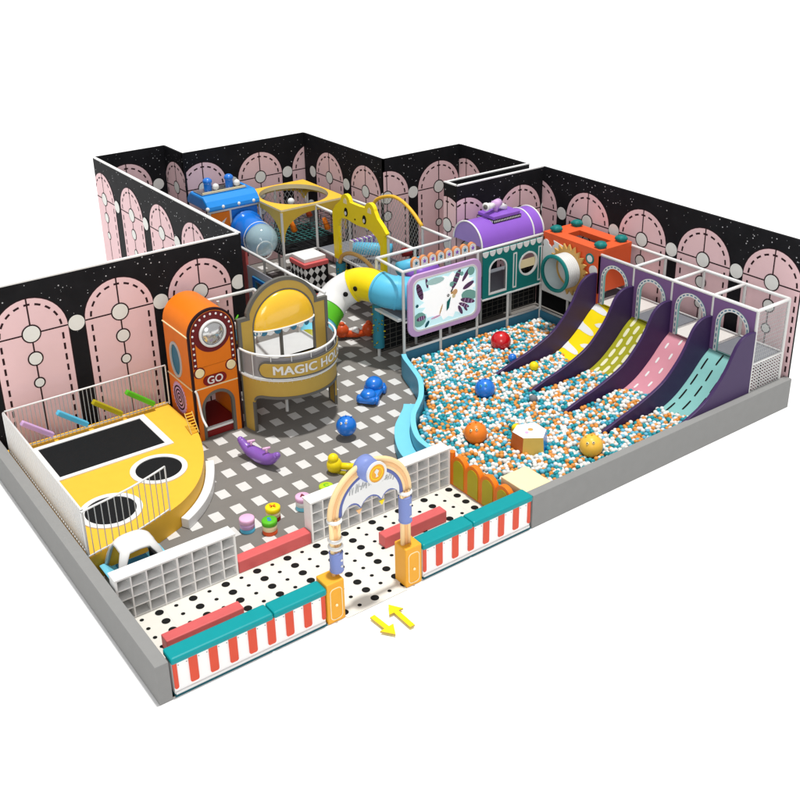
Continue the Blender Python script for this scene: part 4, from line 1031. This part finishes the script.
# tube slide
Ts = thing('tube_slide', 'curved tube slide in blue, yellow, white and lime sections', 'tube slide', (8.0, 7.2, 0))
tp = spline([(8.88, 6.40, 1.64), (8.52, 6.66, 1.70), (8.36, 7.10, 1.75), (8.22, 7.5, 1.68), (7.88, 7.72, 1.46), (7.5, 7.62, 1.20), (7.12, 7.40, .93), (6.8, 7.15, .72), (6.45, 6.85, .50)], 6)
def sect(i0, i1, m, r=.37): b = MB(); b.tube(tp[i0:i1+1], r, m, 32, False); return b.build('tube_section', Ts)
sect(0, 9, SKY); sect(9, 19, YELB); sect(19, 29, WHITE); sect(29, 34, GREEN); sect(34, 40, SKYL, .37); sect(40, 48, LIME)
for i in (4, 9, 19, 29, 34):
    b = MB(); d = (tp[i+1]-tp[i]).normalized(); b.tube([tp[i]-d*.03, tp[i]+d*.02], .383, {4: SKY, 9: SKY, 19: YELB, 29: WHITE, 34: GREEN}[i], 32, False); b.build('joint_ring', Ts)
for i in (14, 22):
    d = (tp[i+1]-tp[i]).normalized(); v = (Vector((-3.49, -10.47, 10))-tp[i]).normalized(); v = Vector((-.45, -.75, .1)); v = (v-d*v.dot(d)).normalized()
    b = MB(); b.tube([tp[i]+v*.33, tp[i]+v*.386], .055, INK, 16); b.build('round_port', Ts)
b = MB(); b.box(8.40, 9.4, 6.2, 7.08, 1.16, 1.215, WHITE); b.build('landing', Ts)
t = thing('bird_rider', 'tiny white, blue and yellow bird toy behind the magic house', 'ride toy', (4.95, 7.3, 1.22))
b = MB(); b.sphere((5.02, 7.28, 1.62), .10, WHITE, 16, 12); b.build('head', t)
b = MB(); b.sphere((5.05, 7.3, 1.42), .13, SKY, 16, 12, (1, 1, 1.1)); b.build('body', t)
b = MB(); b.tube([(5.0, 7.2, 1.62), (4.93, 7.08, 1.58)], [.045, .012], YELB, 10); b.build('beak', t)
b = MB(); b.tube([(5.12, 7.3, 1.72), (5.2, 7.34, 1.80)], [.03, .012], GREEN, 8); b.build('crest', t)
b = MB(); b.cyl((5.05, 7.3), .05, 1.205, 1.32, YELB, 12); b.build('foot', t)
# ================================================================ toys on the floor
def blob(name, label, cat, parts, group=None): ...
A_ = thing('purple_rocker', 'purple banana shaped rocker with two pink seats on the tiled floor', 'rocker', (4.08, 4.68, 0))
b = MB(); sp = spline([(3.93, 5.10, .34), (3.99, 4.95, .20), (4.06, 4.75, .145), (4.10, 4.55, .145), (4.15, 4.35, .19), (4.20, 4.18, .33)], 6); n = len(sp)
b.tube(sp, [.05+.085*math.sin(pi*(k+1.5)/(n+2)) for k in range(n)], mat('rocker_purple', (.22, .09, .42), .3, coat=.4), 18); b.sphere(sp[0], .06, MATS['rocker_purple'], 12, 8); b.sphere(sp[-1], .06, MATS['rocker_purple'], 12, 8); b.build('body', A_)
for k in (9, 21):
    b = MB(); c = sp[k]+Vector((0, 0, .13)); b.tube([c, c+Vector((0, 0, .09))], .022, PINKL, 8); b.tube([c+Vector((-.07, .02, .09)), c+Vector((.07, -.02, .09))], .024, PINKL, 8); b.build('handle', A_)
def animal_ball(x, y, z, r, m, label, group, eyes=WHITE, horn=True, name='character_ball'):
    t = thing(name, label, 'bouncy ball', (x, y, z-r), group)
    b = MB(); b.sphere((x, y, z), r, m, 28, 18); b.build('body', t)
    v = Vector((-.45, -.72, .5)).normalized(); rt = v.cross(Vector((0, 0, 1))).normalized(); upv = rt.cross(v)
    for s in (-1, 1):
        d = (v + rt*s*.28 + upv*.25 + rt*.3).normalized(); c = Vector((x, y, z))+d*r
        b = MB(); b.sphere(c, r*.13, eyes, 10, 8); e_ = b.build('eye', t); b = MB(); b.sphere(c+d*r*.09, r*.065, INK, 8, 6); b.build('pupil', e_)
    if horn:
        for s in (-1, 0, 1):
            d = (Vector((0, 0, 1)) + rt*s*.55).normalized(); c = Vector((x, y, z))+d*r*.94; b = MB(); b.tube([c, c+d*r*.26], [r*.1, r*.03], m, 8); b.build('horn', t)
animal_ball(5.86, 4.42, .27, .20, BLUE, 'round blue hopper ball with eyes and little horns on the tiled floor', 'hopper balls')
# yellow seesaw toy
t = thing('yellow_tumbler', 'yellow rounded ride toy lying behind the entrance arch', 'ride toy', (5.05, 3.45, 0))
b = MB(); b.sphere((4.99, 3.50, .16), .145, YELB, 20, 14, (1, 1, 1.05)); b.sphere((4.97, 3.50, .30), .10, YELB, 16, 12); b.build('body', t)
b = MB(); b.tube([(5.05, 3.45, .14), (5.3, 3.25, .12)], .065, YELB, 12); b.sphere((5.32, 3.23, .12), .09, YELB, 14, 10); b.build('nose', t)
b = MB(); b.tube([(4.93, 3.6, .03), (5.1, 3.3, .03)], .04, OLIVE, 10); b.build('base', t)
# blue car
t = thing('blue_ride_car', 'glossy royal blue toy ride car on the tiled floor', 'ride toy', (7.2, 5.5, 0))
ca, sa = cos(math.radians(38)), sin(math.radians(38))
def crot(x, y, z): return (7.2+x*ca-y*sa, 5.5+x*sa+y*ca, z)
def rb(b, x0, x1, y0, y1, z0, z1, m):
    k = len(b.v); b.box(x0, x1, y0, y1, z0, z1, m); b.v[k:] = [crot(*p) for p in b.v[k:]]
b = MB(); rb(b, -.42, .42, -.20, .20, .05, .20, BLUE); body = b.build('body', t, .06)
b = MB(); k0 = 0; b.sphere((0, 0, 0), 1, BLUE, 18, 12); b.v = [crot(.16+p[0]*.21, p[1]*.19, .24+p[2]*.17) for p in b.v]; b.build('cabin', t)
b = MB(); b.sphere((0, 0, 0), 1, BLUE, 18, 12); b.v = [crot(-.24+p[0]*.17, p[1]*.17, .19+p[2]*.12) for p in b.v]; b.build('hood', t)
for xx in (-.26, .26):
    for yy_ in (-.19, .19):
        b = MB(); b.lathe([(.001, -.04), (.08, -.04), (.095, 0), (.08, .04), (.001, .04)], (0, 0, 0), BLUE, 16, 'y'); b.v = [crot(xx+p[0], yy_+p[1], .095+p[2]) for p in b.v]; b.build('wheel', t)
# red seesaw
t = thing('red_rocker', 'orange red bow tie shaped rocker beneath the tube slide', 'rocker', (8.65, 8.25, 0))
RR = mat('rocker_red', (.62, .085, .02), .35)
for s in (-1, 1):
    c = Vector((8.64, 8.26, 0)) + Vector((.27, -.16, 0))*s; b = MB(); b.sphere((c.x, c.y, .20), .17, RR, 16, 12, (1, .9, 1)); b.build('end', t)
    b = MB(); b.sphere((c.x, c.y, .36), .07, RR, 10, 8); b.build('handle', t)
b = MB(); b.tube([(8.40, 8.40, .13), (8.64, 8.26, .10), (8.88, 8.12, .13)], .085, RR, 12); b.build('beam', t)
b = MB(); b.tube([(8.60, 8.22, .16), (8.68, 8.28, .21)], .09, WHITE, 14); b.build('seat', t)
# round stools
for (x, y, m1, m2, m3, ch, lab) in ((2.84, 2.84, PINKL, PLILAC, SKY, '', 'plain pale pink topped round stool, leftmost of the stools'), (3.35, 2.87, YELB, CREAM, BORDO, 'M', 'yellow topped round stool with an orange letter'), (3.11, 2.56, GREEN, CREAM, REDO, 'S', 'green topped round stool with a blue letter'), (3.92, 2.84, PINKL, WHITE, SKYL, 'A', 'pink topped round stool with a purple letter A'), (4.42, 2.87, mat('lime_top', (.45, .62, .02), .4), LIME, TEALD, 'C', 'lime topped round stool with a ringed letter beside the white shelf')):
    t = thing('round_stool', lab, 'stool', (x, y, 0), 'small round layered stools')
    r = .125
    b = MB(); b.lathe([(r, .01), (r, .075), (r-.008, .08)], (x, y, 0), m3, 32); b.build('base', t)
    b = MB(); b.lathe([(r-.008, .08), (r, .085), (r, .17), (r-.006, .175)], (x, y, 0), m2, 32); b.build('middle', t)
    b = MB(); b.lathe([(r-.006, .175), (r+.004, .18), (r+.004, .25), (r-.012, .262), (.001, .262)], (x, y, 0), m1, 32)
    if ch: put_text(b, ch, .15, lambda a, c, q: (x+a*.81+c*.3-.0, y-a*.45+c*.85, .2635), {'M': ORANGE, 'S': BLUE, 'A': MARB, 'C': GREEN}[ch], .006)
    b.build('seat', t)
# dome rocker at the left
t = thing('canopy_rocker', 'blue rocking boat under a white four legged canopy by the left shelf', 'rocker', (.9, 3.0, 0))
X0, Y0 = .88, 2.78
b = MB(); b.prism([(-.46, .20), (-.5, .26), (-.42, .27), (-.3, .17), (.3, .17), (.42, .27), (.5, .26), (.46, .20), (.35, .05), (.2, .015), (-.2, .015), (-.35, .05)], lambda a, z, q: (X0+a, Y0+q, z), -.25, .30, SKYL); b.build('boat', t, .02)
b = MB(); b.box(X0-.25, X0+.25, Y0-.21, Y0+.26, .172, .19, mat('seat_blue', (.02, .17, .30), .5)); b.box(X0+.26, X0+.32, Y0-.1, Y0+.12, .18, .36, INK); b.build('seat_well', t)
b = MB(); NT, NR = 72, 12; vs = []
for k in range(NT):
    th = 2*pi*k/NT; c4_ = abs(cos(2*th)); diag = 1-c4_     # 1 on the diagonals (legs)
    sq = 1/max(abs(cos(th)), abs(sin(th))); Rx, Ry = .50, .44; se = (abs(cos(th))**3+abs(sin(th))**3)**(-1/3.)
    q = max(0, (diag-.62)/.38); tmax = .60 + .36*min(1, q*2.2)**.6 if q > 0 else .60 - .06*(c4_-.38)
    for j in range(NR+1):
        s = tmax*j/NR; z = .76*(1-s**3.2)**.75 if s < 1 else 0
        rr = s*1.03; vs.append((X0+Rx*se*rr*cos(th), Y0+Ry*se*rr*sin(th), max(z, .10)))
b.add(vs, [(k*(NR+1)+j, ((k+1) % NT)*(NR+1)+j, ((k+1) % NT)*(NR+1)+j+1, k*(NR+1)+j+1) for k in range(NT) for j in range(NR)], WHITE, True)
cp = b.build('canopy', t); so = cp.modifiers.new('solid', 'SOLIDIFY'); so.thickness = .035
# ================================================================ BALL PIT
cur = spline([(8.38, 5.98, 0), (8.27, 5.75, 0), (8.10, 5.25, 0), (7.9, 4.75, 0), (7.52, 4.22, 0), (7.2, 3.92, 0), (6.9, 3.65, 0), (6.62, 3.25, 0), (6.44, 2.85, 0), (6.40, 2.45, 0), (6.42, 2.12, 0)], 6)
cc = [(p.x, p.y) for p in cur]; ci = offset2(cc, .055); co = offset2(cc, -.055)
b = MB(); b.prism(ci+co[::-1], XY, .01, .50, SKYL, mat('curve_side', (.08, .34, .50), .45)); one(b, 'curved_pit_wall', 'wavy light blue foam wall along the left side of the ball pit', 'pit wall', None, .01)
st_ = [p for p in cc if 2.15 < p[1] < 4.35]; s1 = offset2(st_, -.06); s2 = offset2(st_, -.36)
b = MB(); b.prism(s1+s2[::-1], XY, .01, .24, SKYL, MATS['curve_side']); one(b, 'curved_pit_step', 'low curved blue foam step outside the wavy pit wall', 'step', None, .01)
# orange arched fence
t = thing('arched_pit_fence', 'orange fence of arched panels with olive infill between entrance floor and ball pit', 'fence', (6.45, 1.2, 0))
for k in range(4):
    c = 1.66-.39*k; b = MB(); b.prism(arch(c, .195, .016, .46, 18), YZ(6.41), 0, .10, ORANGE, ORANGE); pn = b.build('arched_panel', t, .008)
    b = MB(); b.prism(arch(c, .135, .05, .45, 18), YZ(6.41, -1), .001, .012, OLIVE); b.build('infill', pn)
b = MB(); b.cyl((6.46, 1.90), .055, .01, .66, ORANGE, 14); b.build('end_post', t)
b = MB(); b.box(6.63, 7.20, .17, .80, .01, .62, CREAM); one(b, 'cream_block', 'flat cream foam block at the near corner of the ball pit', 'foam block', None, .012)
f = MB(); f.prism([(6.5, .17), (12.42, .17), (12.42, 6.07), (8.4, 6.07)] + cc, XY, .010, .02, PADB); struct(f, 'pit_floor')
# toys in the pit
animal_ball(7.43, 2.42, .46, .215, mat('toy_orange', (.78, .20, .02), .35), 'big orange character ball with eyes in the ball pit', 'big balls in the ball pit', eyes=CREAM)
animal_ball(8.78, .78, .46, .215, mat('toy_amber', (.82, .48, .06), .35), 'big amber character ball with eyes in the ball pit by the grey wall', 'big balls in the ball pit', eyes=CREAM)
animal_ball(8.77, 3.73, .44, .205, BLUE, 'big glossy blue character ball in the middle of the ball pit', 'big balls in the ball pit', eyes=SKY)
b = MB(); b.sphere((10.54, 5.27, .45), .225, CRIM, 32, 20); one(b, 'big_red_ball', 'big glossy crimson ball in the ball pit before the teal facade', 'ball', 'big balls in the ball pit')
for x, y, z, r, m, nm, l in ((10.2, 4.5, .42, .095, BLUE, 'medium_blue_ball', 'medium royal blue ball by the tip of the first slide wall'), (10.32, 3.95, .40, .10, YELB, 'medium_yellow_ball', 'medium yellow ball at the foot of the yellow slide'), (9.33, 2.9, .37, .085, SLATE, 'medium_grey_ball', 'medium grey ball between the blue ball and the slide tips'), (8.22, 2.18, .40, .085, YELB, 'medium_yellow_ball', 'medium yellow ball just behind the soft polyhedron block')):
    b = MB(); b.sphere((x, y, z), r, m, 20, 12); one(b, nm, l, 'ball', 'medium balls in the ball pit')
t = thing('polyhedron_block', 'many sided foam block with white top, orange, yellow and blue sides in the ball pit', 'foam block', (8.08, 1.64, .2))
hx = [(7.78, 1.50), (8.07, 1.29), (8.33, 1.48), (8.35, 1.82), (8.02, 1.94), (7.78, 1.80)]; cxx, cyy = 8.06, 1.64
lo_ = [(cxx+(a-cxx)*1.12, cyy+(c-cyy)*1.12) for a, c in hx]
b = MB(); b.add([(a, c, .64) for a, c in hx], [list(range(6))], WHITE)
for k, m in enumerate((ORG2, YEL, BLUE, ORANGE, BLUE, BLUE)):
    j = (k+1) % 6; mm = {5: mat('side_rust', (.50, .12, .02), .5), 0: mat('side_yellow', (.66, .45, .10), .5), 1: BLUE, 2: ORANGE, 3: WHITE, 4: BLUE}.get(k, m)
    b.add([(*hx[k], .64), (*hx[j], .64), (*lo_[j], .25), (*lo_[k], .25)], [(0, 1, 2, 3)], mm)
b.build('block', t)
b = MB(); b.prism(circ(8.10, 1.66, .05, 10), XY, .641, .646, GOLD); b.prism(circ(7.97, 1.62, .035, 8), XY, .641, .645, PLILAC); b.build('printed_marks', t)
# balls
def inside(x, y):
    if not (6.55 < x < 12.38 and .20 < y < 6.02): return False
    if y > 2.1:
        xs_ = None
        for i in range(len(ci)-1):
            if (ci[i][1]-y)*(ci[i+1][1]-y) <= 0: xs_ = max(xs_ or 0, ci[i][0]+(ci[i+1][0]-ci[i][0])*((y-ci[i][1])/((ci[i+1][1]-ci[i][1]) or 1e-6)))
        if xs_ is None or x < xs_+.10: return False
    if y < .86 and x < 7.26: return False
    for s in YS:
        if abs(y-s) < .085 and x > 9.5: return False
    return True
R = random.Random(21); r0 = .046
def zchute(x):
    for i in range(len(SP)-1):
        if SP[i+1][0] <= x <= SP[i][0]: return SP[i][1]+(SP[i+1][1]-SP[i][1])*(SP[i][0]-x)/(SP[i][0]-SP[i+1][0])
    return .14
balls = []
for layer in range(2):
    sp_ = .0855; j = 0; y = .22
    while y < 6.03:
        x = 6.5 + (sp_/2 if j % 2 else 0) + layer*.03
        while x < 12.4:
            px, py = x+R.uniform(-.018, .018), y+R.uniform(-.018, .018)
            h = .31 + .03*math.sin(px*2.1+1)*math.cos(py*1.7) + (.05*max(0, min(1, (px-10.2)/.8)) if py < 4.3 else 0) + .05*max(0, 1-abs(py-.2)/.5)
            z = h - layer*.062 + R.uniform(-.028, .028)
            lim = 11.12 + .10*math.sin(py*5) if py < 4.25 else 12.38
            ok = inside(px, py) and px < lim
            if ok and py < 4.27 and px < 12.45 and z < zchute(px)+r0+.005: z = zchute(px)+r0+.005; ok = z < h+.07
            for bx_, by_, bz_, br_ in ((7.43, 2.42, .46, .215), (8.78, .78, .46, .215), (8.77, 3.73, .44, .205), (10.54, 5.27, .45, .225), (8.06, 1.64, .45, .33), (10.2, 4.5, .42, .095), (10.32, 3.95, .40, .10), (9.33, 2.9, .37, .085), (8.22, 2.18, .4, .085)):
                if (px-bx_)**2+(py-by_)**2+(z-bz_)**2*.8 < (br_+r0*.8)**2: ok = False
            if ok: balls.append((px, py, z, R.choices((0, 1, 2, 3), (42, 27, 23, 8))[0]))
            x += sp_
        y += sp_*.866; j += 1
camp = Vector(cam.location)
balls.sort(key=lambda q: ((Vector(q[:3])-camp).length) + (.35 if False else 0))
bmx = bmesh.new(); bmesh.ops.create_icosphere(bmx, subdivisions=2, radius=r0); bmx.verts.ensure_lookup_table()
IV = [tuple(v.co) for v in bmx.verts]; IF = [[v.index for v in f_.verts] for f_ in bmx.faces]; bmx.free()
BM = (BWHITE, BTEAL, ORG2, BBLUE); BN = ('white', 'teal', 'orange', 'light blue'); protos = []
for m in BM:
    me = bpy.data.meshes.new('play_ball'); me.from_pydata(IV, [], IF); me.materials.append(m); me.polygons.foreach_set('use_smooth', [True]*len(IF)); protos.append(me)
tops = [q for q in balls]; near = tops[:300]; rest = tops[300:]
for q in near:
    o = bpy.data.objects.new('play_ball', protos[q[3]]); COL.objects.link(o); o.location = q[:3]
    o['label'] = '%s play ball, one of those nearest the entrance end of the ball pit' % BN[q[3]]; o['category'] = 'play ball'; o['group'] = 'small play balls in the ball pit'
import numpy as np
iv = np.array(IV); iff = np.array(IF); P_ = np.array([q[:3] for q in rest]); n = len(P_)
V_ = (iv[None]+P_[:, None]).reshape(-1, 3); F_ = (iff[None]+np.arange(n)[:, None, None]*len(iv)).reshape(-1, 3)
me = bpy.data.meshes.new('play_balls'); me.vertices.add(len(V_)); me.vertices.foreach_set('co', V_.ravel())
me.loops.add(F_.size); me.loops.foreach_set('vertex_index', F_.ravel().astype(np.int32)); me.polygons.add(len(F_)); me.polygons.foreach_set('loop_start', (np.arange(len(F_))*3).astype(np.int32)); me.polygons.foreach_set('loop_total', np.full(len(F_), 3, np.int32))
for m in BM: me.materials.append(m)
me.polygons.foreach_set('material_index', np.repeat(np.array([q[3] for q in rest], np.int32), len(iff))); me.polygons.foreach_set('use_smooth', np.ones(len(F_), bool)); me.update(calc_edges=True)
o = bpy.data.objects.new('play_balls', me); COL.objects.link(o); o['kind'] = 'stuff'; o['label'] = 'thousands of white, teal and orange play balls filling the pit'; o['category'] = 'play balls'
print('BALLS', len(balls))
